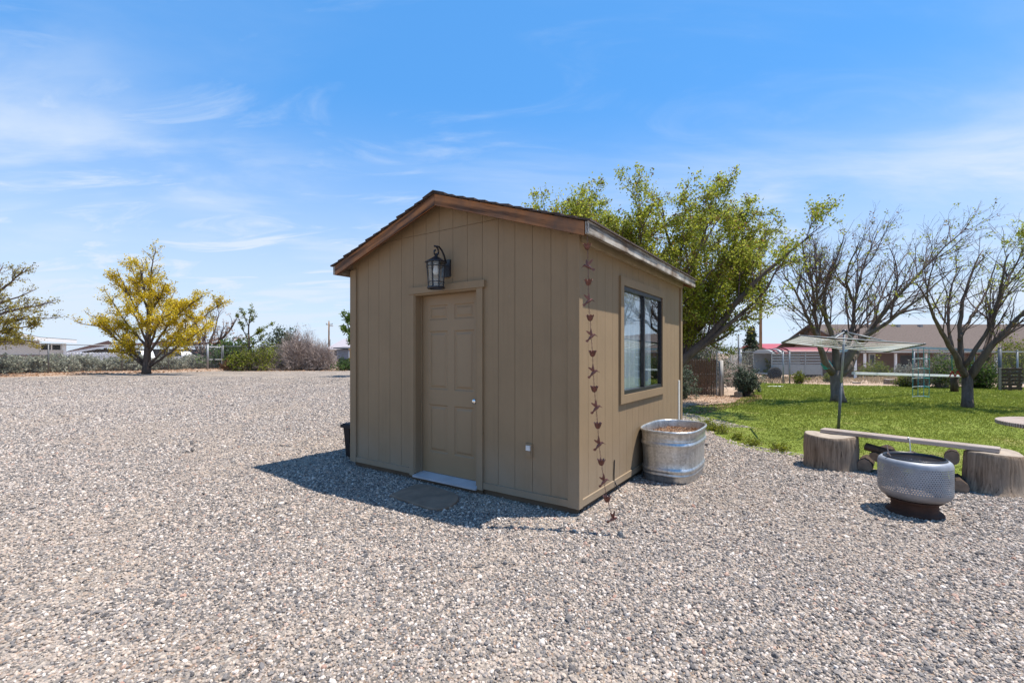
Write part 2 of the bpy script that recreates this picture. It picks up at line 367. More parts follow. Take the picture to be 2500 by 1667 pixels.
M['trailer_grey'] = m_plain('trailer_aluminium', (0.34,0.35,0.34), 0.55, 0.2, var=0.12)
M['trailer_red'] = m_plain('trailer_red', (0.20,0.03,0.03), 0.5, var=0.2)
M['tyre'] = m_plain('tyre_rubber', (0.018,0.018,0.02), 0.85)
M['car_glass'] = m_plain('car_glass', (0.02,0.03,0.045), 0.08, var=0.05, bump=0)
M['yellow'] = m_plain('yellow_paint', (0.62,0.33,0.03), 0.5)
M['slat'] = m_plain('brown_fence_slats', (0.135,0.075,0.045), 0.75, var=0.25)
M['pole_wood'] = m_wood('pole_wood', (0.10,0.06,0.035), (0.33,0.20,0.11), (10,10,0.6), 2.0)
M['post_wood'] = m_wood('grey_post', (0.13,0.115,0.10), (0.46,0.43,0.40), (10,10,0.8), 2.0)
M['bark'] = m_bark('tree_bark', (0.035,0.027,0.022), (0.155,0.12,0.10))
M['bark_pale'] = m_bark('pale_bark', (0.04,0.031,0.026), (0.21,0.17,0.14), 7)
M['twig'] = m_bark('twig_bark', (0.065,0.044,0.043), (0.17,0.12,0.115), 20)
M['dead'] = m_bark('dead_twigs', (0.17,0.13,0.11), (0.42,0.34,0.30), 20)
M['deadgold'] = m_bark('dry_gold_twigs', (0.22,0.11,0.05), (0.45,0.25,0.12), 20)
M['leaf_spring'] = m_leaf('spring_leaves', [(0.0,(0.14,0.07,0.04)), (0.22,(0.24,0.14,0.04)), (0.32,(0.18,0.205,0.022)), (0.65,(0.31,0.345,0.03)), (1.0,(0.49,0.50,0.09))], 0.5)
M['leaf_yellow'] = m_leaf('golden_leaves', [(0.0,(0.18,0.16,0.03)), (0.3,(0.42,0.31,0.015)), (0.7,(0.66,0.49,0.018)), (1.0,(0.74,0.60,0.06))], 0.4)
M['leaf_olive'] = m_leaf('olive_leaves', [(0.0,(0.12,0.09,0.04)), (0.5,(0.23,0.19,0.035)), (1.0,(0.40,0.33,0.05))], 0.45)
M['leaf_green'] = m_leaf('green_leaves', [(0.0,(0.03,0.055,0.02)), (0.5,(0.07,0.125,0.02)), (1.0,(0.17,0.23,0.03))], 0.38)
M['leaf_lime'] = m_leaf('lime_leaves', [(0.0,(0.07,0.09,0.015)), (0.5,(0.16,0.19,0.02)), (1.0,(0.29,0.29,0.03))], 0.4)
M['leaf_dark'] = m_leaf('dark_needles', [(0.0,(0.018,0.03,0.018)), (0.5,(0.04,0.06,0.03)), (1.0,(0.085,0.11,0.05))], 0.2)
M['leaf_sage'] = m_leaf('sage_leaves', [(0.0,(0.13,0.13,0.095)), (0.5,(0.26,0.27,0.20)), (1.0,(0.42,0.42,0.33))], 0.25)
M['leaf_juniper'] = m_leaf('juniper_leaves', [(0.0,(0.035,0.05,0.035)), (0.5,(0.085,0.115,0.075)), (1.0,(0.17,0.20,0.13))], 0.25)
M['leaf_litter'] = m_leaf('fallen_leaves', [(0.0,(0.15,0.075,0.035)), (0.5,(0.30,0.155,0.075)), (1.0,(0.45,0.30,0.19))], 0.2)
M['dry_grass'] = m_leaf('dry_grass', [(0.0,(0.30,0.21,0.12)), (1.0,(0.52,0.41,0.25))], 0.3)
M['grass'] = m_leaf('grass_blades', [(0.0,(0.40,0.33,0.15)), (0.18,(0.27,0.26,0.06)), (0.4,(0.145,0.185,0.022)), (0.75,(0.25,0.28,0.04)), (1.0,(0.42,0.43,0.10))], 0.35)
def m_galv():
    t = NT('galvanised_tank'); v = t.pos((1,1,1)); vo = t.n('ShaderNodeTexVoronoi', {'Vector': v, 'Scale': 55.0}).outputs['Color']
    n = t.noise(t.pos((14,14,1.2)), 1.6, 5, 0.6); val = t.n('ShaderNodeSeparateColor', {0: vo}).outputs[0]
    c = t.ramp(t.math('ADD', t.math('MULTIPLY', n, 0.75), t.math('MULTIPLY', val, 0.25)), [(0.3,(0.40,0.41,0.41)), (0.7,(0.66,0.67,0.67))])
    st = t.range(t.noise(t.pos((9,9,0.6)), 3, 6, 0.7), 0.58, 0.72, 0, 0.4); c = t.mix(st, c, (0.34,0.31,0.27))
    return t.bsdf(Base_Color=c, Metallic=0.85, Roughness=t.range(n, 0.3, 0.7, 0.30, 0.46), Normal=t.bump(n, 0.12, 0.01))
M['galv'] = m_galv()
def m_enamel():
    t = NT('drum_steel'); v = t.coord(); n = t.noise(v, 5, 6, 0.65); c = t.ramp(n, [(0.3,(0.20,0.21,0.235)), (0.7,(0.34,0.36,0.39))])
    rs = t.range(t.noise(v, 4.5, 8, 0.7), 0.64, 0.70); c = t.mix(rs, c, (0.10,0.05,0.03))
    z = t.n('ShaderNodeSeparateXYZ', {0: v}).outputs[2]
    soot = t.math('MULTIPLY', t.range(z, 0.24, 0.12), 0.7); c = t.mix(soot, c, (0.16,0.12,0.10))
    return t.bsdf(Base_Color=c, Metallic=0.35, Roughness=t.range(n, 0.2, 0.8, 0.42, 0.6), Normal=t.bump(n, 0.2, 0.01))
M['enamel'] = m_enamel()
M['drum_in'] = m_plain('drum_inside', (0.16,0.12,0.10), 0.8, var=0.3)

# ------------------------------------------------------------------ the setting: ground, gravel, lawn, hills
def m_dirt():
    t = NT('dry_dirt'); v = t.pos(); n = t.noise(v, 0.5, 8, 0.65); f = t.noise(v, 14, 6, 0.7)
    c = t.ramp(n, [(0.3,(0.33,0.235,0.165)), (0.7,(0.46,0.35,0.26))]); c = t.mix(t.range(f, 0.45, 0.7, 0, 0.45), c, (0.20,0.13,0.085))
    return t.bsdf(Base_Color=c, Roughness=1.0, Specular_IOR_Level=0.1, Normal=t.bump(f, 0.5, 0.03))
def m_gravel():
    t = NT('gravel_ground'); v = t.pos()
    vo = t.n('ShaderNodeTexVoronoi', {'Vector': v, 'Scale': 52.0}); cr = t.n('ShaderNodeSeparateColor', {0: vo.outputs['Color']})
    vb = t.n('ShaderNodeTexVoronoi', {'Vector': v, 'Scale': 24.0}); cr2 = t.n('ShaderNodeSeparateColor', {0: vb.outputs['Color']})
    mixv = t.math('ADD', t.math('MULTIPLY', cr.outputs[0], 0.6), t.math('MULTIPLY', cr2.outputs[0], 0.4))
    c = t.ramp(mixv, [(0.0,(0.08,0.075,0.072)), (0.3,(0.22,0.195,0.17)), (0.55,(0.34,0.287,0.24)), (0.8,(0.46,0.39,0.32)), (1.0,(0.64,0.57,0.48))])
    c = t.mix(t.range(cr.outputs[1], 0.8, 0.86, 0, 0.5), c, (0.42,0.26,0.16))
    big = t.noise(t.pos((1,1.0,1)), 0.32, 6, 0.62, 0.4); mid = t.noise(v, 2.1, 5, 0.62)
    san = t.range(t.math('ADD', t.math('MULTIPLY', big, 0.7), t.math('MULTIPLY', mid, 0.3)), 0.50, 0.66, 0.0, 0.62)
    c = t.mix(san, c, t.ramp(t.noise(v, 30, 4), [(0.3,(0.41,0.325,0.235)), (0.7,(0.54,0.45,0.35))]))
    dk = t.range(t.noise(t.pos((1,0.7,1)), 1.1, 5, 0.6), 0.36, 0.64, 0.60, 0.84)  # lowered value stands in for the shade between loose stones
    sp = t.range(t.noise(v, 9, 6, 0.8), 0.34, 0.66, 0.50, 1.50); dk = t.math('MULTIPLY', dk, sp)
    hsv = t.n('ShaderNodeHueSaturation', {'Color': c, 'Value': dk}).outputs[0]
    return t.bsdf(Base_Color=hsv, Roughness=0.95, Specular_IOR_Level=0.2, Normal=t.bump(vo.outputs['Distance'], 0.8, 0.012))
def m_lawnbase():
    t = NT('lawn_soil'); v = t.pos(); n = t.noise(v, 0.9, 6, 0.65); f = t.noise(v, 35, 5, 0.7)
    c = t.ramp(f, [(0.3,(0.09,0.12,0.02)), (0.7,(0.22,0.26,0.05))])
    c = t.mix(t.range(n, 0.55, 0.72, 0, 0.75), c, t.ramp(f, [(0.3,(0.20,0.15,0.06)), (0.7,(0.40,0.31,0.15))]))
    return t.bsdf(Base_Color=c, Roughness=1, Specular_IOR_Level=0.1, Normal=t.bump(f, 0.6, 0.03))
def grid_sheet(xs, ys, dz):
    X, Y = np.meshgrid(xs, ys); V = np.stack([X, Y, gz(X, Y)+dz], -1).reshape(-1,3); n = len(xs); m = len(ys)
    i = np.arange(m-1)[:,None]*n; j = np.arange(n-1)[None,:]
    return MB().add(V, np.stack([i+j, i+j+1, i+n+j+1, i+n+j], -1).reshape(-1,4))
xs = np.concatenate([[-6000,-3000,-1000,-400,-150], np.arange(-80, 81, 4), [150,400,1000,3000,6000]])
ys = np.concatenate([[-60,-20,-5], np.arange(0, 121, 4), [200,400,1000,3000,7000]])
tag(grid_sheet(xs, ys, 0.0).build('ground', m_dirt(), fix=False), kind='structure')
def poly_area_mask(poly):
    poly = np.asarray(poly, float)
    def inside(x, y):
        x = np.asarray(x); y = np.asarray(y); r = np.zeros(x.shape, bool); j = len(poly)-1
        for i in range(len(poly)):
            xi, yi = poly[i]; xj, yj = poly[j]
            c = ((yi > y) != (yj > y)) & (x < (xj-xi)*(y-yi)/((yj-yi) or 1e-9)+xi); r ^= c; j = i
        return r
    return inside
def rough_poly(pts, step=0.25, amp=0.06, seed=1):   # fray the edge between two grounds
    rg = np.random.default_rng(seed); o = []
    for a, b in zip(pts, pts[1:]+pts[:1]):
        a = np.array(a, float); b = np.array(b, float); n = max(1, int(np.linalg.norm(b-a)/step)); 
        for k in range(n): o.append(a+(b-a)*k/n+rg.normal(0, amp, 2)*(0 if k == 0 else 1))
    return o
g2 = lambda x, y: tuple(G(x, y)[:2])
LAWN = [g2(1640,1000), g2(1718,1046), g2(1775,1082), g2(1850,1100), g2(1930,1112), g2(1985,1122), (4.2,5.55), (4.62,5.0), (5.15,4.5), (6.2,4.0), (12,3.6), (32,6),
        (32,20.5), g2(2500,946), g2(2300,944), g2(2100,942), g2(1860,935), g2(1835,962), g2(1790,985), g2(1700,990)]
GRAV = [(-60,-6), (40,-6), (40,3.0), (12,3.4), (6.2,3.9), (5.2,4.6), (4.6,5.2), (4.25,5.75), g2(1985,1115), g2(1930,1104), g2(1850,1092), g2(1775,1074), g2(1718,1040), (4.6,8.6), (4.2,10.4),
        (2.4,16), (-2,25), (-8,39), g2(860,903), g2(700,904), g2(500,906.5), g2(350,912), g2(200,917), g2(0,922), g2(-300,932), (-60,19)]
def ground_patch(name, poly, dz, mat, seed, label, cat):
    rp = rough_poly(poly, 0.3, 0.05, seed)
    b = MB().add([(x, y, dz) for x, y in rp], [list(range(len(rp)))]); o = b.build(name, mat, fix=True)
    return tag(o, kind='structure'), rp
_, grav_poly = ground_patch('gravel_yard', GRAV, 0.004, m_gravel(), 3, '', '')
_, lawn_poly = ground_patch('lawn', LAWN, 0.008, m_lawnbase(), 4, '', '')
in_grav = poly_area_mask(grav_poly); in_lawn = poly_area_mask(lawn_poly)

# the shed's own frame: w along the front wall to the left, s along the side wall to the back
CR = np.array((0.574, 3.985)); WD = np.array((-0.8247, 0.5656)); SD = np.array((0.5656, 0.8247)); W, D = 3.117, 3.43
def S(w, s, z): xy = CR+WD*w+SD*s; return np.array((xy[0], xy[1], z))
def to_ws(x, y):
    dx, dy = x-CR[0], y-CR[1]; return dx*WD[0]+dy*WD[1], dx*SD[0]+dy*SD[1]

# loose pebbles
def m_pebble():
    t = NT('pebble'); a = t.n('ShaderNodeAttribute', attribute_name='tint', attribute_type='INSTANCER').outputs['Fac']
    c = t.ramp(a, [(0.0,(0.048,0.047,0.050)), (0.10,(0.10,0.096,0.097)), (0.28,(0.19,0.178,0.168)), (0.48,(0.29,0.252,0.215)), (0.64,(0.40,0.325,0.25)), (0.77,(0.52,0.42,0.315)),
                   (0.87,(0.61,0.53,0.44)), (0.945,(0.73,0.66,0.57)), (0.985,(0.48,0.32,0.22)), (1.0,(0.40,0.21,0.13))])
    n = t.noise(t.pos(), 160, 4, 0.65); c = t.mix(t.range(n, 0.3, 0.75, 0, 0.35), c, (0.42,0.35,0.29))
    c = t.n('ShaderNodeHueSaturation', {'Color': c, 'Hue': 0.492, 'Value': 0.87, 'Saturation': 0.92}).outputs[0]
    return t.bsdf(Base_Color=c, Roughness=0.8, Specular_IOR_Level=0.35, Normal=t.bump(n, 0.3, 0.003))
def scatter_pebbles():
    rg = np.random.default_rng(11); P_ = []; Sz = []; T = []
    for y0, y1, g, k in ((1.55,3.6,0.0128,1.0), (3.6,6.2,0.0155,1.14), (6.2,9.5,0.020,1.38), (9.5,14.0,0.027,1.65), (14.0,19.5,0.036,1.9), (19.5,27.0,0.055,2.3)):
        X, Y = np.meshgrid(np.arange(-1.14*y1-1.6, 1.14*y1+1.6, g), np.arange(y0, y1, g))
        X = X.ravel()+rg.uniform(-g*.5, g*.5, X.size); Y = Y.ravel()+rg.uniform(-g*.5, g*.5, Y.size)
        ok = (np.abs(X) < 1.14*Y+1.6); X, Y = X[ok], Y[ok]
        w, s = to_ws(X, Y); ok = ~((w > 0.03) & (w < W-0.03) & (s > 0.03) & (s < D)) & in_grav(X, Y)
        X, Y = X[ok], Y[ok]
        # thinner, sandier stretches
        q = np.sin(X*1.3+0.7*Y+1.2)*np.sin(0.9*Y-0.6*X)+0.6*np.sin(2.9*X-1.7*Y+.5)*np.sin(2.3*Y+.3)
        for u_ in (X+3.2+.43*(Y-4), X+4.8+.43*(Y-4)): q = q+0.85*np.exp(-(u_/0.30)**2)*np.clip(1+0.5*np.sin(Y*1.7+X),0,1)   # faint wheel tracks
        keep = rg.random(len(X)) < np.clip(0.97-0.45*np.clip(q*np.where(X < 0, 1, 0.55), 0, 1.2), 0.42, 1); keep &= rg.random(len(X)) > 0.75*sstep(13, 27, Y); X, Y, q = X[keep], Y[keep], q[keep]
        r = np.clip(rg.lognormal(math.log(0.0066), 0.33, len(X)), 0.0035, 0.017)*k
        big = rg.random(len(X)) < 0.012; r[big] *= 1.5
        w, s = to_ws(X, Y); near = np.clip(1-np.maximum(np.maximum(-w, w-W), np.maximum(-s, s-D))/0.25, 0, 1)
        P_.append(np.stack([X, Y, 0.003+r*rg.uniform(-0.1, 0.6, len(X))-0.006*near], 1)); Sz.append(r)
        tt = rg.random(len(X)); sandy = (q > 0.35) & (rg.random(len(X)) < 0.35); tt[sandy] = rg.uniform(0.55, 0.8, sandy.sum()); T.append(tt)
    P_ = np.concatenate(P_); Sz = np.concatenate(Sz); T = np.concatenate(T); n = len(P_)
    me = bpy.data.meshes.new('gravel_pebbles'); me.vertices.add(n); me.vertices.foreach_set('co', P_.ravel())
    me.attributes.new('tint', 'FLOAT', 'POINT').data.foreach_set('value', T.astype(np.float32))
    sv = np.stack([Sz*rg.uniform(0.85,1.35,n), Sz*rg.uniform(0.75,1.1,n), Sz*rg.uniform(0.5,0.85,n)], 1)
    me.attributes.new('scl', 'FLOAT_VECTOR', 'POINT').data.foreach_set('vector', sv.astype(np.float32).ravel())
    rv = np.stack([rg.normal(0,0.5,n), rg.normal(0,0.5,n), rg.uniform(0,6.28,n)], 1)
    me.attributes.new('rot', 'FLOAT_VECTOR', 'POINT').data.foreach_set('vector', rv.astype(np.float32).ravel())
    ob = bpy.data.objects.new('gravel_pebbles', me); C.objects.link(ob)
    mat = m_pebble(); me.materials.append(mat)
    ng = bpy.data.node_groups.new('pebble_scatter', 'GeometryNodeTree')
    ng.interface.new_socket('Geometry', in_out='INPUT', socket_type='NodeSocketGeometry'); ng.interface.new_socket('Geometry', in_out='OUTPUT', socket_type='NodeSocketGeometry')
    N = ng.nodes; Lk = ng.links; gi = N.new('NodeGroupInput'); go = N.new('NodeGroupOutput')
    join = N.new('GeometryNodeJoinGeometry')
    for k in range(5):
        ico = N.new('GeometryNodeMeshIcoSphere'); ico.inputs['Radius'].default_value = 1; ico.inputs['Subdivisions'].default_value = 2 if k < 2 else 1
        nz = N.new('ShaderNodeTexNoise'); nz.noise_dimensions = '4D'; nz.inputs['W'].default_value = k*7.3; nz.inputs['Scale'].default_value = 0.9
        sub = N.new('ShaderNodeVectorMath'); sub.operation = 'SUBTRACT'; sub.inputs[1].default_value = (0.5,0.5,0.5)
        scl = N.new('ShaderNodeVectorMath'); scl.operation = 'SCALE'; scl.inputs['Scale'].default_value = 1.1
        sp = N.new('GeometryNodeSetPosition'); sm = N.new('GeometryNodeSetMaterial'); sm.inputs['Material'].default_value = mat
        Lk.new(nz.outputs['Color'], sub.inputs[0]); Lk.new(sub.outputs[0], scl.inputs[0]); Lk.new(scl.outputs[0], sp.inputs['Offset'])
        Lk.new(ico.outputs[0], sp.inputs['Geometry']); Lk.new(sp.outputs[0], sm.inputs['Geometry'])
        gti = N.new('GeometryNodeGeometryToInstance'); Lk.new(sm.outputs[0], gti.inputs[0]); Lk.new(gti.outputs[0], join.inputs[0])
    iop = N.new('GeometryNodeInstanceOnPoints'); iop.inputs['Pick Instance'].default_value = True
    na = [N.new('GeometryNodeInputNamedAttribute') for _ in range(2)]
    for nd, nm in zip(na, ('scl', 'rot')): nd.data_type = 'FLOAT_VECTOR'; nd.inputs['Name'].default_value = nm
    ri = N.new('FunctionNodeRandomValue'); ri.data_type = 'INT'; ri.inputs[4].default_value = 0; ri.inputs[5].default_value = 4
    e2r = N.new('FunctionNodeEulerToRotation')
    Lk.new(gi.outputs[0], iop.inputs['Points']); Lk.new(join.outputs[0], iop.inputs['Instance']); Lk.new(ri.outputs[2], iop.inputs['Instance Index'])
    Lk.new(na[0].outputs[0], iop.inputs['Scale']); Lk.new(na[1].outputs[0], e2r.inputs[0]); Lk.new(e2r.outputs[0], iop.inputs['Rotation'])
    Lk.new(iop.outputs[0], go.inputs[0])
    ob.modifiers.new('scatter', 'NODES').node_group = ng
    tag(ob, 'loose grey, white and tan pebbles covering the yard round the shed', 'gravel', kind='stuff')
    return n
NPEB = scatter_pebbles()

def rand_unit(rg, n):
    v = rg.normal(size=(n,3)); return v/np.linalg.norm(v, axis=1)[:,None]
# grass blades
def grass():
    rg = np.random.default_rng(5); xs_, ys_ = [], []
    for y0, y1, dens in ((3.6,8,900), (8,12,620), (12,16,380), (16,21.5,230)):
        x0, x1 = 2.3, 1.14*y1+3.2; n = int((x1-x0)*(y1-y0)*dens); x = rg.uniform(x0,x1,n); y = rg.uniform(y0,y1,n)
        ok = in_lawn(x, y) & (x < 1.14*y+3.0); xs_.append(x[ok]); ys_.append(y[ok])
    x = np.concatenate(xs_); y = np.concatenate(ys_)
    # worn, thin strip along the gravel and towards the shed
    pr = np.array(LAWN[:11]); d = np.full(len(x), 9.0)
    for a, b in zip(pr[:-1], pr[1:]):
        ab = b-a; t = np.clip(((x-a[0])*ab[0]+(y-a[1])*ab[1])/(ab@ab), 0, 1); d = np.minimum(d, np.hypot(x-a[0]-t*ab[0], y-a[1]-t*ab[1]))
    patch = 0.5+0.5*np.sin(1.7*x+.6*y)*np.sin(1.3*y-.8*x+1)+0.35*np.sin(4.1*x-2*y)*np.sin(3.7*y+1.1)
    worn = np.clip(1.15-(d/0.9), 0, 1)*np.clip(patch*1.3, 0.2, 1)+0.85*sstep(6.4, 4.4, x)*sstep(8, 11, y)
    keep = rg.random(len(x)) > worn*0.85; x, y, patch, worn = x[keep], y[keep], patch[keep], worn[keep]
    n = len(x); k = 3
    x = np.repeat(x,k)+rg.normal(0,0.012,n*k); y = np.repeat(y,k)+rg.normal(0,0.012,n*k); patch = np.repeat(patch,k); worn = np.repeat(worn,k); m = n*k
    sc = np.clip(y/8, 0.8, 2.0); h = rg.uniform(0.018,0.042,m)*(0.8+0.4*patch)*(1-0.4*worn)*np.clip(sc,0.9,1.5); wd = rg.uniform(0.003,0.006,m)*sc
    a = rg.uniform(0,2*math.pi,m); lean = rg.uniform(0.1,0.75,m)*h; la = rg.uniform(0,2*math.pi,m)
    b0 = np.stack([x-np.cos(a)*wd, y-np.sin(a)*wd, np.full(m,0.006)],1); b1 = np.stack([x+np.cos(a)*wd, y+np.sin(a)*wd, np.full(m,0.006)],1)
    tp = np.stack([x+np.cos(la)*lean, y+np.sin(la)*lean, h],1)
    t = np.clip(0.60+0.26*(patch-0.5)+rg.normal(0,0.17,m)-worn*0.42, 0, 1)
    b = MB(); b.add(np.stack([b0,b1,tp],1).reshape(-1,3), np.arange(3*m).reshape(m,3), np.repeat(t,3))
    tag(b.build('lawn_grass', M['grass'], att=True, fix=False), 'short green grass of the lawn, thin and yellow along the gravel', 'grass', kind='stuff')
grass()
def litter(name, region_fn, n, seed, size, mat, label, cat, z=0.012, tr=(0,1)):
    rg = np.random.default_rng(seed); x, y = region_fn(rg, n); n = len(x)
    u = rand_unit(rg, n); u[:,2] *= 0.35; w = np.cross(u, np.array((0,0,1.0))+rg.normal(0,.3,(n,3)))
    s = rg.uniform(0.5,1.2,n)*size; u *= s[:,None]; w *= (s*0.6)[:,None]
    b = MB().rhombs(np.stack([x,y,gz(x,y)+z+rg.uniform(0,0.02,n)],1), u, w, rg.uniform(*tr,n))
    return tag(b.build(name, mat, att=True, fix=False), label, cat, kind='stuff')
def reg_right(rg, n):
    px = rg.uniform(1660,1860,n); py = 966+rg.random(n)**1.6*46*np.clip((1900-px)/180,0.25,1); p = np.array([G(a,b)[:2] for a,b in zip(px,py)]); return p[:,0], p[:,1]
litter('leaf_litter', reg_right, 4200, 7, 0.03, M['leaf_litter'], 'brown dry leaves and bark bits strewn behind the shed', 'leaf litter')
F0, F1 = np.array((-32.8,32.2)), np.array((-26.75,40.0))
def fence_at(px):                                   # point of the left fence line seen in a photo column
    d = F1-F0; q = (px-CX)/F; t = (q*F0[1]-F0[0])/(d[0]-q*d[1]); return F0+t*d
def reg_left(rg, n):
    px = rg.uniform(-60,860,n); f = np.array([fence_at(min(p,560)) if p < 560 else np.array(((p-CX)/F*40.3,40.3)) for p in px]); k = rg.uniform(-0.1,0.13,n)
    return f[:,0]*(1-k), f[:,1]*(1-k)
litter('leaf_litter', reg_left, 5200, 8, 0.09, M['leaf_litter'], 'orange-brown leaf litter along the far left chain-link fence', 'leaf litter', 0.03)
def hills():
    rg = np.random.default_rng(3); b = MB(); xs_ = np.linspace(-5200, 5200, 121)
    h = 28+22*np.sin(xs_*0.0021+1)+16*np.sin(xs_*0.0057+2)+9*np.sin(xs_*0.013)+rg.normal(0,2.0,len(xs_))
    h = np.clip(h, 6, None)*(0.30+0.70*sstep(-1200, 600, xs_)); prof = [(2500,-2,0.0), (2900,0.55,0.5), (3300,1.0,1.0), (3900,0.7,0.8), (4600,0,0)]
    rows = [np.stack([xs_*(y/3300), np.full_like(xs_, y)+90*np.sin(xs_*.004), np.where(k < 0, -2, h*k)], 1) for y, k, _ in prof]
    n = len(xs_); V = np.concatenate(rows); i = np.arange(len(prof)-1)[:,None]*n; j = np.arange(n-1)[None,:]
    b.add(V, np.stack([i+j, i+j+1, i+n+j+1, i+n+j], -1).reshape(-1,4))
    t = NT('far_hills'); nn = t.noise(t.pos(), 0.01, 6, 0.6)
    tag(b.build('hills', t.bsdf(Base_Color=t.ramp(nn, [(0.3,(0.20,0.22,0.28)), (0.7,(0.27,0.28,0.33))]), Roughness=1.0, Specular_IOR_Level=0.0), smooth=True), kind='structure')  # blue-grey puts the haze of distance into the base colour; no air is built
hills()

# ------------------------------------------------------------------ the shed
shed = thing('garden_shed', S(0,0,0), 'tan wooden shed with a gable roof, brown door and sliding side window', 'shed')
SLOPE, WC, ZR = 0.330, W/2, 3.100
def ztop(w): return ZR-SLOPE*abs(w-WC)
def sprism(mb, poly, s0, s1): return mb.prism([S(w, s0, z) for w, z in poly], (SD[0]*(s1-s0), SD[1]*(s1-s0), 0))
def sbox(mb, w0, w1, s0, s1, z0, z1): return mb.hexa([S(w0,s0,z0),S(w1,s0,z0),S(w1,s1,z0),S(w0,s1,z0),S(w0,s0,z1),S(w1,s0,z1),S(w1,s1,z1),S(w0,s1,z1)])
def zunder(w): return ztop(w)-0.05
def gable_poly(w0, w1, z0, zcap=None):
    ws = [w0]+([WC] if w0 < WC < w1 else [])+[w1]; top = [(w, min(zunder(w), zcap) if zcap else zunder(w)) for w in ws]
    return [(w0,z0),(w1,z0)]+top[::-1]
DW0, DW1, DZ0, DZ1 = 1.098, 2.003, 0.085, 2.078     # door opening
WS0, WS1, WZ0, WZ1 = 1.035, 2.425, 0.975, 2.140     # window opening
ZB, GAP = 0.072, 0.0019
b = MB()                                            # sheathing behind the boards, with the door and window left open
for poly in (gable_poly(0.04, DW0, ZB), gable_poly(DW1, W-0.04, ZB), gable_poly(DW0, DW1, DZ1)): sprism(b, poly, 0.0, 0.05)
sprism(b, gable_poly(0.04, W-0.04, ZB), D-0.05, D)
for a in ((0.0,WS0,ZB,2.49),(WS1,D,ZB,2.49),(WS0,WS1,ZB,WZ0),(WS0,WS1,WZ1,2.49)): sbox(b, 0.0, 0.05, a[0], a[1], a[2], a[3])
sbox(b, W-0.05, W, 0.0, D, ZB, 2.49)
b.build('wall', M['paint'], shed)
MB().hexa([S(0.06,0.06,0.03),S(W-0.06,0.06,0.03),S(W-0.06,D-0.06,0.03),S(0.06,D-0.06,0.03),S(0.06,0.06,0.08),S(W-0.06,0.06,0.08),S(W-0.06,D-0.06,0.08),S(0.06,D-0.06,0.08)]).build('floor', M['inside'], shed)
ZSEAM = 2.734
gro = [0.063+0.197*k for k in range(17)]
def cells(lo, hi, gr): e = [lo]+[g for g in gr if lo+0.03 < g < hi-0.03]+[hi]; return list(zip(e[:-1], e[1:]))
def board(poly, s0=-0.012, s1=0.003): sprism(MB(), poly, s0, s1)
def put_board(mb): return mb.build('siding_board', M['paint'], shed)
for w0, w1 in cells(0.0, W, gro):
    w0_, w1_ = w0+GAP, w1-GAP; pieces = []
    if w1 <= DW0+0.01 or w0 >= DW1-0.01: pieces.append((w0_, w1_, ZB))
    else:
        if w0 < DW0: pieces.append((w0_, DW0-0.002, ZB))
        if w1 > DW1: pieces.append((DW1+0.002, w1_, ZB))
        pieces.append((max(w0_, DW0-0.002), min(w1_, DW1+0.002), DZ1+0.002))
    for a, c, z0 in pieces:
        put_board(sprism(MB(), gable_poly(a, c, z0, ZSEAM-0.002), -0.012, 0.003))
        if max(zunder(a), zunder(c), zunder(WC) if a < WC < c else 0) > ZSEAM+0.02:
            lo = a; hi = c
            if zunder(a) < ZSEAM+0.003: lo = WC-(zunder(WC)-ZSEAM-0.003)/SLOPE
            if zunder(c) < ZSEAM+0.003: hi = WC+(zunder(WC)-ZSEAM-0.003)/SLOPE
            put_board(sprism(MB(), gable_poly(max(lo,a), min(hi,c), ZSEAM+0.002), -0.012, 0.003))
grs = [0.0+0.1935*k for k in range(1,19)]
def side_board(w0, w1, s0, s1, z0, z1): put_board(sbox(MB(), w0, w1, s0, s1, z0, z1))
for s0, s1 in cells(0.0, D, grs):
    a, c = s0+GAP, s1-GAP
    for zz in (((ZB, 2.45),) if (c <= WS0+0.02 or a >= WS1-0.02) else ((ZB, WZ0-0.03), (WZ1+0.03, 2.45))):
        side_board(-0.012, 0.003, a, c, *zz)
    side_board(W-0.003, W+0.012, a, c, ZB, 2.45)
for w0, w1 in cells(0.0, W, gro): put_board(sprism(MB(), gable_poly(w0+GAP, w1-GAP, ZB), D-0.003, D+0.012))
# trims: corner boards and base boards stand proud of the siding
TH = 0.021
def trim(name, mb, mat='paint'): return mb.build(name, M[mat], shed)
trim('corner_trim', sbox(MB(), -0.012, 0.080, -0.012-TH, -0.012, ZB-0.008, 2.46))
trim('corner_trim', sbox(MB(), -0.012-TH, -0.0125, -0.012-TH, 0.036, ZB-0.008, 2.45))
trim('corner_trim', sbox(MB(), W-0.080, W+0.012, -0.012-TH, -0.012, ZB-0.008, 2.46))
trim('corner_trim', sbox(MB(), W+0.0125, W+0.012+TH, -0.012-TH, 0.06, ZB-0.008, 2.45))
trim('corner_trim', sbox(MB(), -0.012-TH, -0.0125, D-0.075, D+0.02, ZB-0.008, 2.45))
tag(trim('patch_board', sbox(MB(), -0.012-0.010, -0.0128, D-0.16, D-0.077, ZB, 1.02), 'primer'), 'pale unpainted strip at the back corner of the side wall')
trim('corner_trim', sbox(MB(), W+0.0125, W+0.012+TH, D-0.075, D+0.02, ZB-0.008, 2.45))
trim('base_trim', sbox(MB(), 0.0802, DW0-0.07, -0.012-TH*0.8, -0.0121, ZB-0.006, 0.128))
trim('base_trim', sbox(MB(), DW1+0.07, W-0.0802, -0.012-TH*0.8, -0.0121, ZB-0.006, 0.128))
trim('base_trim', sbox(MB(), -0.012-TH*0.8, -0.0121, 0.0362, D-0.0752, ZB-0.006, 0.128))
trim('base_trim', sbox(MB(), W+0.0121, W+0.012+TH*0.8, 0.0602, D-0.0752, ZB-0.006, 0.128))
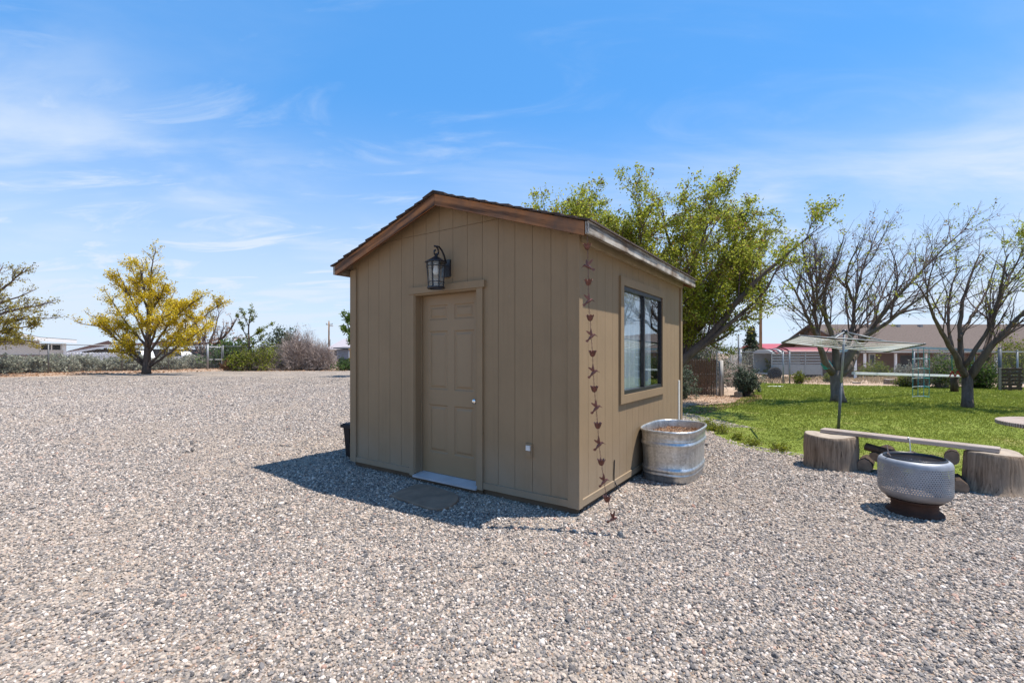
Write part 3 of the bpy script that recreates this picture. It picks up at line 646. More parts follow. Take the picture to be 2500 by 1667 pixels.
for a in ((0.0,W,0.0,0.09),(0.0,W,D-0.09,D),(0.0,0.09,0.0905,D-0.0905),(W-0.09,W,0.0905,D-0.0905)): sbox(MB(), a[0]+0.016, a[1]-0.016, a[2]+0.016, a[3]-0.016, -0.05, ZB-0.002).build('foundation_skid', M['skid'], shed)
# door: casing, recessed six-panel slab, knob, threshold
REC = 0.075
trim('door_header', sbox(MB(), DW0-0.095, DW1+0.072, -0.012-0.034, -0.0122, DZ1, DZ1+0.072))
trim('door_casing', sbox(MB(), DW0-0.068, DW0, -0.012-0.026, -0.0122, ZB-0.02, DZ1-0.001))
trim('door_casing', sbox(MB(), DW1, DW1+0.068, -0.012-0.026, -0.0122, ZB-0.02, DZ1-0.001))
trim('door_jamb', sbox(sbox(sbox(MB(), DW0+0.0005, DW0+0.018, -0.03, REC+0.06, DZ0, DZ1-0.0005), DW1-0.018, DW1-0.0005, -0.03, REC+0.06, DZ0, DZ1-0.0005), DW0+0.0185, DW1-0.0185, -0.03, REC+0.06, DZ1-0.018, DZ1-0.0005))
trim('door_stop', sbox(sbox(MB(), DW0+0.0185, DW0+0.033, REC-0.022, REC-0.002, DZ0, DZ1-0.0185), DW1-0.033, DW1-0.0185, REC-0.022, REC-0.002, DZ0, DZ1-0.0185))
def door_slab():
    mb = MB(); d0, d1, z0, z1 = DW0+0.02, DW1-0.02, DZ0+0.01, DZ1-0.02
    wd = d1-d0; ws = [d0, d0+0.125*wd, d0+0.445*wd, d0+0.555*wd, d0+0.875*wd, d1]
    hz = z1-z0; zs = [z0, z0+0.115*hz, z0+0.385*hz, z0+0.47*hz, z0+0.80*hz, z0+0.862*hz, z0+0.945*hz, z1]
    for i in range(5):
        for j in range(7):
            a, c, e, f = ws[i], ws[i+1], zs[j], zs[j+1]
            if i in (1,3) and j in (1,3,5):
                rings = [(0,0),(0.011,0.009),(0.026,0.009),(0.046,0.001)]
                q = [[S(a+k,REC+d,e+k),S(c-k,REC+d,e+k),S(c-k,REC+d,f-k),S(a+k,REC+d,f-k)] for k, d in rings]
                V = np.array(q).reshape(-1,3); Fs = []
                for r in range(3):
                    for k in range(4): Fs.append((4*r+k, 4*r+(k+1)%4, 4*r+4+(k+1)%4, 4*r+4+k))
                Fs.append((12,13,14,15)); mb.add(V, Fs)
            else: mb.add([S(a,REC,e),S(c,REC,e),S(c,REC,f),S(a,REC,f)], [(0,1,2,3)])
    B = [S(d0,REC,z0),S(d1,REC,z0),S(d1,REC,z1),S(d0,REC,z1),S(d0,REC+.04,z0),S(d1,REC+.04,z0),S(d1,REC+.04,z1),S(d0,REC+.04,z1)]
    mb.add(B, [(0,1,5,4),(1,2,6,5),(2,3,7,6),(3,0,4,7),(4,5,6,7)]); return mb
door = door_slab().build('door', M['door'], shed, fix=False)
me = door.data
import bmesh
bm = bmesh.new(); bm.from_mesh(me); bmesh.ops.remove_doubles(bm, verts=bm.verts, dist=0.0005); bmesh.ops.recalc_face_normals(bm, faces=bm.faces); bm.to_mesh(me); bm.free()
nf = np.array((-SD[0], -SD[1], 0))
k0 = S(1.178, REC, 0.925)
MB().lathe([(0.032,0),(0.034,0.004),(0.028,0.010),(0.012,0.014),(0.011,0.032),(0.022,0.040),(0.0285,0.052),(0.027,0.064),(0.018,0.071),(0.0,0.073)], k0, 24, nf).build('knob', M['chrome'], door, smooth=True)
MB().add([S(DW0+.001,-0.06,0.062),S(DW1-.001,-0.06,0.062),S(DW1-.001,REC,0.092),S(DW0+.001,REC,0.092),S(DW0+.001,-0.06,0.045),S(DW1-.001,-0.06,0.045),S(DW1-.001,REC,0.045),S(DW0+.001,REC,0.045)],
     [(0,1,2,3),(4,5,1,0),(5,6,2,1),(7,4,0,3),(6,7,3,2),(7,6,5,4)]).build('threshold', M['alu'], shed)
sbox(MB(), DW0-0.05, DW1+0.05, -0.010, 0.0035, -0.02, 0.0448).build('sill_board', M['skid'], shed)
# window
def wbox(mb, s0, s1, d0, d1, z0, z1): return sbox(mb, -d1, -d0, s0, s1, z0, z1)   # d = distance out of the side wall
for s0, s1, z0, z1 in ((WS0-0.09,WS1+0.09,WZ1,WZ1+0.09),(WS0-0.09,WS1+0.09,WZ0-0.09,WZ0),(WS0-0.09,WS0,WZ0+.0003,WZ1-.0003),(WS1,WS1+0.09,WZ0+.0003,WZ1-.0003)):
    wbox(MB(), s0, s1, 0.0123, 0.036, z0, z1).build('window_trim', M['paint'], shed)
win = MB()
fw = 0.036
for s0, s1, z0, z1 in ((WS0,WS1,WZ1-fw*1.3,WZ1-.0005),(WS0,WS1,WZ0+.0005,WZ0+fw*1.2),(WS0+.0005,WS0+fw*.6,WZ0+fw*1.2,WZ1-fw*1.3),(WS1-fw*.6,WS1-.0005,WZ0+fw*1.2,WZ1-fw*1.3)): wbox(win, s0, s1, -0.045, 0.022, z0, z1)
sm = 1.768
wbox(win, sm-0.028, sm+0.012, -0.040, 0.014, WZ0+fw*1.2, WZ1-fw*1.3)
window = win.build('window', M['bronze_frame'], shed)
wbox(MB(), WS0+fw*.6, sm-0.028, -0.012, -0.008, WZ0+fw*1.2, WZ1-fw*1.3).build('pane', M['pane'], window)
wbox(MB(), sm+0.012, WS1-fw*.6, -0.002, 0.002, WZ0+fw*1.2, WZ1-fw*1.3).build('pane', M['pane'], window)
def curtain(s0, s1, seed, z0=WZ0-0.05):
    rg = np.random.default_rng(seed); n = 70; ss = np.linspace(s0, s1, n); ph = np.cumsum(rg.uniform(0.2,0.75,n)); off = 0.028*np.sin(ph)+0.012*np.sin(ph*.37)
    V = np.concatenate([[S(0.060+o*.6, s, z0) for s, o in zip(ss, off)], [S(0.055+o*.3, s, WZ1+0.05) for s, o in zip(ss, off)]])
    return MB().add(V, [(i,i+1,n+i+1,n+i) for i in range(n-1)])
curtain(WS0-0.05, sm+0.06, 2).build('curtain', M['curtain'], shed, smooth=True, fix=False)
curtain(sm+0.26, sm+0.42, 4).build('curtain', M['curtain'], shed, smooth=True, fix=False)
# roof: deck, rake and fascia boards, shingle strips
OE, RF, RB = 0.19, 0.17, 0.14                        # eave overhang, front and back overhang
for sg in (-1, 1):
    we, wr = WC+sg*(W/2+OE-0.03), WC
    pts = [(wr, ztop(wr)-0.048), (we, ztop(we)-0.048), (we, ztop(we)-0.030), (wr, ztop(wr)-0.030)]
    sprism(MB(), pts, -RF+0.036, D+RB-0.036).build('roof_deck', M['deck'], shed)
    for s_in, nm in ((-RF, 'rake_board'), (D+RB-0.036, 'rake_board')):
        g0 = 0.0012*sg
        pa, pb = (WC+g0, ), (WC+sg*(W/2+OE-0.045), )
        za, zb = ztop(pa[0])-0.028-0.058, ztop(pb[0])-0.028-0.058
        A, B = S(pa[0], s_in+0.018, za), S(pb[0], s_in+0.018, zb)
        # plumb cuts: build in its own frame along the slope
        ax = Vector(B-A).normalized(); L = (Vector(B)-Vector(A)).length; az = Vector((0,0,1)); az = (az-ax*az.dot(ax)).normalized(); ay = az.cross(ax)
        sh_ = SLOPE*0.055
        c8 = []
        for zz in (-0.055, 0.055):
            k = zz*SLOPE
            c8 += [(-L/2-k*(1), -0.0175, zz), (L/2-k, -0.0175, zz), (L/2-k, 0.0175, zz), (-L/2-k, 0.0175, zz)]
        c8 = np.array(c8); 
        if (Vector(B)-Vector(A)).z < 0: c8[:,0] += 0
        me_ = MB().hexa([c8[i] for i in range(8)]).mesh(nm, fix=True); me_.materials.append(M['rake'])
        ob = bpy.data.objects.new(nm, me_); C.objects.link(ob); ob.parent = shed
        Mx = Matrix((ax, ay, az)).transposed().to_4x4(); Mx.translation = (Vector(A)+Vector(B))/2-Vector(ORG[shed.name]); ob.matrix_local = Mx
    wf = WC+sg*(W/2+OE-0.019)
    fa = beam('fascia_board', M['fascia'], S(wf, -RF+0.0, 2.456), S(wf, D+RB, 2.456), 0.036, 0.108, shed)
    sbox(MB(), *(sorted((WC+sg*(W/2+0.013), WC+sg*(W/2+0.05)))), 0.0, D, 2.385, 2.470).build('frieze_board', M['soffit'], shed)
rg = np.random.default_rng(17)
nco = 13
for sg in (-1, 1):
    ax = Vector(WD.tolist()+[0])*sg; run = W/2+OE+0.012
    dirw = Vector((WD[0]*sg, WD[1]*sg, -SLOPE)).normalized()
    for c in range(nco):
        u0 = run*(c+1)/nco+0.006; u1 = run*c/nco-0.05
        ends = [-RF-0.022]+[(-RF-0.02)+(D+RF+RB+0.04)*(k+(0.5 if c % 2 else 0))/4 for k in range(1, 4 if c % 2 == 0 else 4)]+[D+RB+0.022]
        for a, e in zip(ends[:-1], ends[1:]):
            a_ = a+rg.uniform(-0.012,0.006)*(a == ends[0]); th = 0.013+rg.uniform(-.003,.004); lift = rg.uniform(0,0.005)
            u0_ = u0+rg.uniform(-0.008,0.008); w0, w1 = WC+sg*u0_, WC+sg*max(u1, 0.0)
            zb0 = ZR-SLOPE*u0_-0.026+0.012+lift; zb1 = ZR-SLOPE*max(u1,0.0)-0.026
            c8 = [S(w0,a_+.001,zb0),S(w0,e-.001,zb0),S(w1,e-.001,zb1),S(w1,a_+.001,zb1),S(w0,a_+.001,zb0+th),S(w0,e-.001,zb0+th),S(w1,e-.001,zb1+0.006),S(w1,a_+.001,zb1+0.006)]
            MB().hexa(c8).build('shingle', M['shingle'], shed)
for k in range(12):
    a = -RF-0.025+k*(D+RF+RB+0.05)/12; e = a+(D+RF+RB+0.05)/12+0.03; z = ZR-0.006+0.004*(k % 2)
    pts = [(WC-0.15, z-0.15*SLOPE), (WC, z), (WC+0.15, z-0.15*SLOPE), (WC+0.15, z-0.15*SLOPE+0.013), (WC, z+0.014), (WC-0.15, z-0.15*SLOPE+0.013)]
    sprism(MB(), pts, a+rg.uniform(-.004,.004), e).build('ridge_shingle', M['shingle'], shed)
# black cable stub low on the side wall
MB().tube([S(-0.021,0.80,0.335),S(-0.020,0.79,0.20),S(-0.022,0.785,0.13),S(-0.05,0.80,0.06),S(-0.08,0.83,0.0)], 0.006, 6).build('cable', M['black_metal'], shed)

# lantern over the door
lw = S(1.527, -0.012, 2.30)
lan = thing('wall_lantern', lw, 'black metal coach lantern with clear glass on the wall above the shed door', 'lantern')
nfv = nf; sidev = np.array((WD[0], WD[1], 0))
def L3(a, o, z): return lw+sidev*a+nfv*o+np.array((0,0,z))
mb = MB(); c8 = [L3(-0.058,0,-0.075),L3(0.058,0,-0.075),L3(0.058,0.022,-0.075),L3(-0.058,0.022,-0.075),L3(-0.058,0,0.105),L3(0.058,0,0.105),L3(0.058,0.022,0.105),L3(-0.058,0.022,0.105)]
mb.hexa(c8).build('back_plate', M['black_metal'], lan)
CO = 0.165
arm = [L3(0,0.02,0.05)]+[L3(0, 0.055+0.06*(1-math.cos(t))*0.9, 0.10+0.135*math.sin(t)) for t in np.linspace(0.2,1.9,10)]
th = np.linspace(1.2, 7.6, 22); arm2 = [L3(0, CO+0.005+(0.055-0.0062*(t-1.2))*math.cos(t)*0.9, 0.165+(0.060-0.007*(t-1.2))*math.sin(t)) for t in th]
MB().tube([L3(0,0.02,0.09),L3(0,0.045,0.15),L3(0,0.08,0.198),L3(0,0.12,0.226)]+arm2, 0.0095, 8).build('scroll_arm', M['black_metal'], lan, smooth=True)
lc = L3(0,CO,0)
MB().lathe([(0.0,0.150),(0.012,0.148),(0.016,0.132),(0.013,0.122),(0.030,0.112),(0.055,0.095),(0.088,0.074),(0.113,0.062),(0.115,0.055),(0.107,0.052),(0.085,0.056),(0.0,0.06)], lc, 28).build('cap', M['black_metal'], lan, smooth=True)
cage = MB()
r_at = lambda z: 0.080+(z+0.20)*(0.100-0.080)/0.25
for k in range(8):
    a = k*math.pi/4+0.32+(0.0 if k % 2 else 0.0); d = sidev*math.cos(a)+nfv*math.sin(a)
    cage.tube([lc+d*r_at(0.05)+np.array((0,0,0.055)), lc+d*r_at(-0.20)+np.array((0,0,-0.205))], 0.0048, 5)
for z in (0.012, -0.150): 
    aa = np.linspace(0, 2*math.pi, 33); cage.tube([lc+(sidev*math.cos(a)+nfv*math.sin(a))*(r_at(z)+0.002)+np.array((0,0,z)) for a in aa], 0.0042, 5, caps=False)
cage.lathe([(0.072,-0.196),(0.090,-0.196),(0.094,-0.206),(0.088,-0.216),(0.070,-0.216),(0.068,-0.206),(0.072,-0.196)], lc, 28, cap=False).build('cage', M['black_metal'], lan)
MB().lathe([(r_at(0.05)-0.008,0.05),(r_at(-0.2)-0.008,-0.20)], lc, 28, cap=False).build('glass', M['lamp_glass'], lan, smooth=True)
MB().lathe([(0.0,0.05),(0.018,0.048),(0.018,0.01),(0.03,-0.02),(0.032,-0.045),(0.022,-0.068),(0.0,-0.075)], lc, 16).build('bulb', M['bulb'], lan, smooth=True)
# outlet
ow = S(0.489, -0.0122, 0.515)
ou = thing('outlet_box', ow, 'small tan outlet box with a white socket, low on the front wall', 'outlet')
def O3(a, o, z): return ow+sidev*a+nfv*o+np.array((0,0,z))
def obox(a0,a1,o0,o1,z0,z1): return MB().hexa([O3(a0,o0,z0),O3(a1,o0,z0),O3(a1,o1,z0),O3(a0,o1,z0),O3(a0,o0,z1),O3(a1,o0,z1),O3(a1,o1,z1),O3(a0,o1,z1)])
obox(-.036,.036,0,.018,-.062,.062).build('cover', M['paint'], ou)
obox(-.022,.022,.0182,.032,.0,.046).build('socket', M['plate'], ou)
obox(-.024,.024,.0182,.024,-.046,-.006).build('flap', M['paint'], ou)

# ------------------------------------------------------------------ rain chain
pts = [(1434,578)]+[(1433.8,601),(1436,649),(1436.4,688),(1436.4,733.5),(1440.7,774.7),(1443,820),(1446.8,861.4),(1447.9,908),(1451,948),(1455,994.5),(1459.6,1037),(1462,1084),(1468,1126.6),(1474,1173.6),(1482,1216),(1496,1264.6),(1514.5,1309)]
def rc(x, y): return P(x, y, 3.738-0.225*max(0,(y-570)/742)**2.0)
rain = thing('rain_chain', rc(1514,1309), 'copper rain chain of hummingbirds and flower cups hanging from the roof corner', 'rain chain')
path = [rc(*p) for p in pts]
lk = MB()
for a, c in zip(path[:-1], path[1:]):
    d = c-a; L = np.linalg.norm(d); n = max(2, int(L/0.016)); d = d/L; u = np.cross(d, (0.3,1,0.2)); u /= np.linalg.norm(u); v = np.cross(d,u)
    for k in range(n):
        m_ = a+d*L*(k+.5)/n; e = u if k % 2 else v; h = L/n*0.62
        lk.tube([m_-d*h+e*0.0001, m_-d*h*.4+e*0.0042, m_+d*h*.4+e*0.0042, m_+d*h], 0.0013, 4, caps=False); lk.tube([m_-d*h, m_-d*h*.4-e*0.0042, m_+d*h*.4-e*0.0042, m_+d*h+e*.0001], 0.0013, 4, caps=False)
tag(lk.build('chain_link', M['copper'], rain, fix=False), kind='stuff')
def bird_mb(c, right=True, k=1.0, roll=0.0):
    mb = MB(); sx_ = 1 if right else -1; ex = np.array((0.95*sx_, 0.30, 0)); ez = np.array((0,0,1.0)); ey = np.array((-0.30*sx_,0.95,0))
    if roll: ex, ez = ex*math.cos(roll)+ez*math.sin(roll), ez*math.cos(roll)-ex*math.sin(roll)
    T = lambda a, b_, h=0.0: c+k*(ex*a+ez*b_+ey*h)
    bp = np.array([T(-0.034,-0.036), T(-0.022,-0.030), T(-0.006,-0.012), T(0.010,0.0), T(0.022,0.009), T(0.031,0.011), T(0.038,0.008), T(0.050,0.002), T(0.064,-0.006)])
    mb.tube(bp, np.array((0.002,0.006,0.0125,0.0135,0.0105,0.0095,0.005,0.0018,0.0008))*k, 8)
    for outl, h in (([(0.004,0.004),(0.018,0.010),(0.017,0.030),(0.012,0.052),(0.006,0.062),(0.0,0.048),(-0.006,0.026)], 0.010), ([(0.0,0.0),(0.008,0.010),(-0.012,0.030),(-0.040,0.040),(-0.052,0.040),(-0.040,0.026),(-0.018,0.008)], -0.010)):
        n = len(outl); front = [T(a, b_, h+0.3*h*(b_/0.05)) for a, b_ in outl]; back = [T(a, b_, h+0.3*h*(b_/0.05)+0.0025) for a, b_ in outl]
        mb.add(front+back, [list(range(n)), list(range(2*n-1,n-1,-1))]+[(i,(i+1)%n,n+(i+1)%n,n+i) for i in range(n)])
    fan = [(-0.022,-0.028),(-0.020,-0.040),(-0.030,-0.052),(-0.044,-0.050),(-0.050,-0.038),(-0.036,-0.030)]; n = len(fan)
    mb.add([T(a,b_,-.001) for a,b_ in fan]+[T(a,b_,.0015) for a,b_ in fan], [list(range(n)), list(range(2*n-1,n-1,-1))]+[(i,(i+1)%n,n+(i+1)%n,n+i) for i in range(n)])
    return mb
def cup_mb(c, k=1.0, flip=False):
    mb = MB(); prof = [(0.004,-0.030),(0.014,-0.026),(0.022,-0.012),(0.026,0.004)]
    sg = -1 if flip else 1
    mb.lathe([(r*k, z*k*sg) for r, z in prof]+[(r*k-0.0018, z*k*sg) for r, z in prof[::-1]], c, 16, cap=False)
    for j in range(8):
        a0 = j*math.pi/4; q = []
        for da, r, z in ((-.34,0.0255,0.002),(.34,0.0255,0.002),(.30,0.031,0.012),(.10,0.034,0.020),(-.10,0.034,0.020),(-.30,0.031,0.012)):
            q.append(c+np.array((math.cos(a0+da)*r*k, math.sin(a0+da)*r*k, z*k*sg)))
        ctr = np.array((0,0,0)); inn = [p_+np.array((-math.cos(a0)*.0018,-math.sin(a0)*.0018,0)) for p_ in q]; n = 6
        mb.add(q+inn, [list(range(n)), list(range(2*n-1,n-1,-1))]+[(i,(i+1)%n,n+(i+1)%n,n+i) for i in range(n)])
    return mb
nb = 0
for i, p in enumerate(path[1:], 1):
    if i == 17: cup_mb(p+np.array((0,0,0.012)), 1.0, True).build('flower_cup', M['dark_pipe'], rain); continue
    if i % 2 == 1: cup_mb(p, 1.05).build('flower_cup', M['copper'], rain)
    else:
        nb += 1; bird_mb(p, nb != 1, 1.0 if nb not in (7,8) else 0.92, {1:-0.2,2:-0.1,8:-0.35}.get(nb, 0.0)).build('hummingbird', M['copper'], rain)

# ------------------------------------------------------------------ planter, bin, stepping mat
def outline(a, b_, n, ex):
    t = np.arange(n)*2*math.pi/n; c, s = np.cos(t), np.sin(t)
    x = a*np.sign(c)*np.abs(c)**(2/ex); y = b_*np.sign(s)*np.abs(s)**(2/ex); p = np.stack([x,y],1)
    tg = np.roll(p,-1,0)-np.roll(p,1,0); nr = np.stack([tg[:,1],-tg[:,0]],1); nr /= np.linalg.norm(nr,axis=1)[:,None]; return p, nr
def loft(mb, prof, c, ax, ay, a, b_, n=72, ex=3.0):
    p, nr = outline(a, b_, n, ex); V = []
    for off, z in prof:
        q = p+nr*off; V.append(c+q[:,:1]*ax+q[:,1:]*ay+np.array((0,0,z)))
    V = np.concatenate(V); m = len(prof); i = np.arange(m-1)[:,None]*n; j = np.arange(n)[None,:]; k = (j+1)%n
    mb.add(V, np.stack([i+j,i+k,i+n+k,i+n+j],-1).reshape(-1,4)); return mb
SD3, WD3 = np.array((*SD,0)), np.array((*WD,0))
tc_ = np.array((1.905,5.345,0))
tank = thing('stock_tank_planter', tc_, 'galvanised oval stock tank filled with brown soil beside the shed side wall', 'planter')
TA, TB = 0.475, 0.285
prof = [(-0.03,0.0),(-0.012,0.0),(-0.006,0.03),(-0.003,0.075),(0.004,0.082),(0.010,0.090),(0.010,0.098),(0.002,0.108),(0.004,0.115),(0.014,0.128),(0.018,0.142),(0.014,0.156),(0.004,0.168),(0.002,0.172)]
prof += [(0.006,0.25),(0.010,0.33),(0.012,0.385),(0.016,0.395),(0.026,0.408),(0.030,0.422),(0.026,0.436),(0.015,0.448),(0.014,0.452),(0.018,0.458),(0.018,0.464),(0.016,0.470),(0.020,0.540),(0.026,0.546),(0.034,0.552),(0.038,0.562),(0.034,0.572),(0.024,0.576),(0.014,0.570),(0.012,0.556),(0.006,0.45),(0.0,0.30)]
loft(MB(), prof, tc_, SD3, WD3, TA, TB, ex=3.3).build('tank', M['galv'], tank, smooth=True)
def soil_top():
    rg = np.random.default_rng(9); p, _ = outline(TA*0.985, TB*0.985, 48, 3.3); V = [tc_+np.array((0,0,0.475))]; n = 48
    for r in (0.25,0.5,0.75,0.92,1.0):
        for k in range(n):
            q = p[k]*r; h = 0.478+0.028*math.sin(5.3*q[0]+1.0)*math.cos(6*q[1])+rg.normal(0,0.006)-0.02*(r > 0.95)-0.05*math.exp(-((q[0]-0.28)**2+(q[1]-0.02)**2)/0.02); V.append(tc_+SD3*q[0]+WD3*q[1]+np.array((0,0,h)))
    Fs = [(0,1+k,1+(k+1)%n) for k in range(n)]
    for r in range(4): Fs += [(1+r*n+k,1+(r+1)*n+k,1+(r+1)*n+(k+1)%n,1+r*n+(k+1)%n) for k in range(n)]
    return MB().add(V, Fs)
soil_top().build('soil', M['soil'], tank, smooth=False)
rgm = np.random.default_rng(19); nm_ = 900
qa = rgm.uniform(-0.93,0.93,nm_)*TA; qb = rgm.uniform(-0.9,0.9,nm_)*TB*np.sqrt(np.clip(1-(np.abs(qa)/TA)**3.3,0.05,1))
cc = tc_+SD3*qa[:,None]+WD3*qb[:,None]; cc[:,2] = 0.485+0.028*np.sin(5.3*qa+1)*np.cos(6*qb)+rgm.uniform(0,0.012,nm_)
uu = rand_unit(rgm,nm_)*0.013*rgm.uniform(.4,1.3,nm_)[:,None]; ww = np.cross(uu, rand_unit(rgm,nm_))*0.45
tag(MB().rhombs(cc,uu,ww,rgm.random(nm_)).build('wood_chip', M['leaf_litter'], tank, att=True, fix=False), kind='stuff')

bn = thing('storage_bin', S(3.40,0.5,0), 'black plastic storage bin with a lid against the left side of the shed', 'bin')
def frus(mb, w0,w1,s0,s1,z0,z1,k):
    return mb.hexa([S(w0+k,s0+k,z0),S(w1-k,s0+k,z0),S(w1-k,s1-k,z0),S(w0+k,s1-k,z0),S(w0,s0,z1),S(w1,s0,z1),S(w1,s1,z1),S(w0,s1,z1)])
bb = MB(); frus(bb, 3.165,3.645,0.22,0.88,0.0,0.405,0.025)
for s_ in (0.30,0.50,0.70): frus(bb, 3.150,3.665,s_,s_+0.055,0.0,0.40,0.012)
for w_ in (3.22,3.36,3.50): frus(bb, w_,w_+0.05,0.205,0.895,0.2,0.40,0.008)
bb.build('body', M['plastic'], bn)
lb = MB(); frus(lb, 3.140,3.675,0.195,0.905,0.407,0.445,-0.004); frus(lb, 3.165,3.65,0.22,0.88,0.4452,0.462,-0.012)
lb.build('lid', M['plastic'], bn)

mat_px = [(949.7,1207),(975,1195),(1014.8,1180),(1034,1180.5),(1053,1184),(1091,1195.7),(1112,1203),(1119,1208),(1119.5,1215),(1115.5,1222),(1101.5,1232.7),(1084,1239),(1066,1241.6),(1046,1239),(1027.6,1232.7),(989,1220)]
mp_ = np.array([G(x,y,0.03) for x,y in mat_px]); mc = mp_.mean(0)
def step_mat():
    n = len(mp_); rings = []
    for r, z in ((1.0,0.0),(1.0,0.024),(0.965,0.031),(0.6,0.034)):
        q = mc+(mp_-mc)*r; q[:,2] = z; rings.append(q)
    rings.append(np.array([[mc[0],mc[1],0.032]])); V = np.concatenate(rings); Fs = []
    for k in range(3): Fs += [(k*n+i,k*n+(i+1)%n,(k+1)*n+(i+1)%n,(k+1)*n+i) for i in range(n)]
    Fs += [(3*n+i,3*n+(i+1)%n,4*n) for i in range(n)]; return MB().add(V, Fs)
tag(step_mat().build('stepping_stone', M['stone'], at=(mc[0],mc[1],0)), 'flat brown half-oval stepping stone lying in the gravel before the shed door', 'stepping stone')

# ------------------------------------------------------------------ bench of plank and stumps, firewood, fire drum, table
def stump(name, c, r, h, seed, label, flare=0.12, ell=1.0, rot=0.0, cat='stump', group=None, nose=0.0):
    rg = np.random.default_rng(seed); n = 56; a = np.arange(n)*2*math.pi/n
    prof = 1+0.05*np.sin(2*a+seed)+0.025*np.sin(5*a+2*seed)+0.006*np.sin(11*a)+rg.normal(0,0.0025,n)
    for _ in range(3):
        k = rg.integers(n); prof[k] -= rg.uniform(0.05,0.11)
    ca, sa = math.cos(rot), math.sin(rot); V = []
    zs = [0,0.04,0.12,0.3,0.6,0.9,0.97,1.0]; rad = [1+flare,1+flare*.8,1+flare*.5,1+flare*.25,1.03,1.0,0.985,0.95]
    for z, k in zip(zs, rad):
        rr = r*prof*k; x = rr*np.cos(a)*ell; y = rr*np.sin(a); V.append(np.stack([c[0]+x*ca-y*sa, c[1]+x*sa+y*ca, np.full(n,z*h)+(0.012*np.sin(2*a+seed) if z > .85 else 0)],1))
    V = np.concatenate(V); m = len(zs); i = np.arange(m-1)[:,None]*n; j = np.arange(n)[None,:]; k = (j+1)%n
    mb = MB().add(V, np.stack([i+j,i+k,i+n+k,i+n+j],-1).reshape(-1,4))
    t = thing(name, (c[0],c[1],0), label, cat, group)
    mb.build('trunk', M['stump'], t, smooth=True)
    top = V[-n:]; cc_ = top.mean(0)+np.array((0,0,0.004)); q = [top]+[cc_+(top-cc_)*r_+np.array((0,0,0.002)) for r_ in (0.6,0.3)]+[cc_[None]]
    Vt = np.concatenate(q); Fs = []
    for k_ in range(2): Fs += [(k_*n+i_,k_*n+(i_+1)%n,(k_+1)*n+(i_+1)%n,(k_+1)*n+i_) for i_ in range(n)]
    Fs += [(2*n+i_,2*n+(i_+1)%n,3*n) for i_ in range(n)]
    MB().add(Vt, Fs).build('cut_top', M['endgrain'], t); return t
st1 = stump('tree_stump', (3.985,5.70), 0.265, 0.405, 4, 'weathered log stump under the left end of the plank bench', 0.05, 1.08, 0.6, group='stumps holding the plank bench')
st2 = stump('tree_stump', (4.985,4.715), 0.225, 0.400, 7, 'weathered log stump with flared foot under the right end of the plank bench', 0.22, 1.1, 0.2, group='stumps holding the plank bench')
tag(beam('bench_plank', M['plank'], (3.975,5.83,0.437), (4.965,4.63,0.435), 0.17, 0.046, None, e=0.006), 'long weathered grey plank lying across two stumps as a bench', 'plank')
def firewood(p0, p1, r, seed, label):
    rg = np.random.default_rng(seed); p0 = np.array(p0); p1 = np.array(p1); n = 12
    prof = 1+0.10*np.sin(2*np.arange(n)*2*math.pi/n+seed)+rg.normal(0,0.05,n); L = np.linalg.norm(p1-p0); ax = (p1-p0)/L
    u = np.cross(ax,(0,0,1.0)); u = u/np.linalg.norm(u) if np.linalg.norm(u) > .1 else np.array((1.0,0,0)); v = np.cross(ax,u); a = np.arange(n)*2*math.pi/n
    V = np.concatenate([p0+ax*L*t+r*prof[:,None]*(1+rg.normal(0,.02))*(np.cos(a)[:,None]*u+np.sin(a)[:,None]*v) for t in (0,.33,.66,1)])
    mb = MB(); i = np.arange(3)[:,None]*n; j = np.arange(n)[None,:]; k = (j+1)%n; mb.add(V, np.stack([i+j,i+k,i+n+k,i+n+j],-1).reshape(-1,4))
    mb.mi = 1; mb.add(V[:n], [list(range(n))[::-1]]); mb.add(V[-n:], [list(range(n))])
    return tag(mb.build('firewood_log', [M['log_bark'], M['log_end']], at=(p0+p1)/2), label, 'firewood', 'firewood heaped under the bench')
fw_ = [((4.20,5.42,0.075),(4.42,5.66,0.075),0.075,'pale-ended firewood log lying next to the left stump'),
       ((4.14,5.52,0.06),(4.34,5.84,0.06),0.05,'thin dark log on the ground touching the left stump'),
       ((4.27,5.34,0.20),(4.52,5.46,0.27),0.062,'dark log slanting on top of the pile left of the drum'),
       ((4.25,5.47,0.30),(4.44,5.20,0.245),0.047,'uppermost dark log poking out of the pile beside the drum rim'),
       ((4.36,5.24,0.07),(4.62,5.52,0.07),0.07,'log hidden half behind the drum, lying on the grass edge'),
       ((4.60,5.02,0.12),(4.86,5.28,0.13),0.115,'thick dark log behind the right edge of the drum'),
       ((4.70,4.86,0.30),(4.95,5.12,0.27),0.07,'dark log resting on the thick one next to the right stump'),
       ((4.545,4.605,0.064),(4.78,4.88,0.064),0.062,'small log with a pale cut end between drum and right stump'),
       ((4.48,5.12,0.20),(4.72,5.36,0.20),0.07,'log in the middle of the pile under the plank')]
for k, (a, c, r, lab) in enumerate(fw_): firewood(a, c, r, 30+k, lab)
tag(MB().tube([(4.462,5.13,0.468),(4.455,5.105,0.467),(4.452,5.095,0.44),(4.45,5.085,0.36),(4.448,5.07,0.27),(4.452,5.06,0.19)], 0.006, 6).tube([(4.452,5.10,0.466),(4.50,5.17,0.466)], 0.006, 6).build('rope', M['white_line'], at=(4.45,5.09,0.2)), 'white rope tied round the plank and hanging behind the drum', 'rope')
DX, DY = 3.585, 4.055
drum = thing('fire_drum', (DX,DY,0), 'perforated steel washer drum used as a fire pit on a rusty wheel rim', 'fire pit')
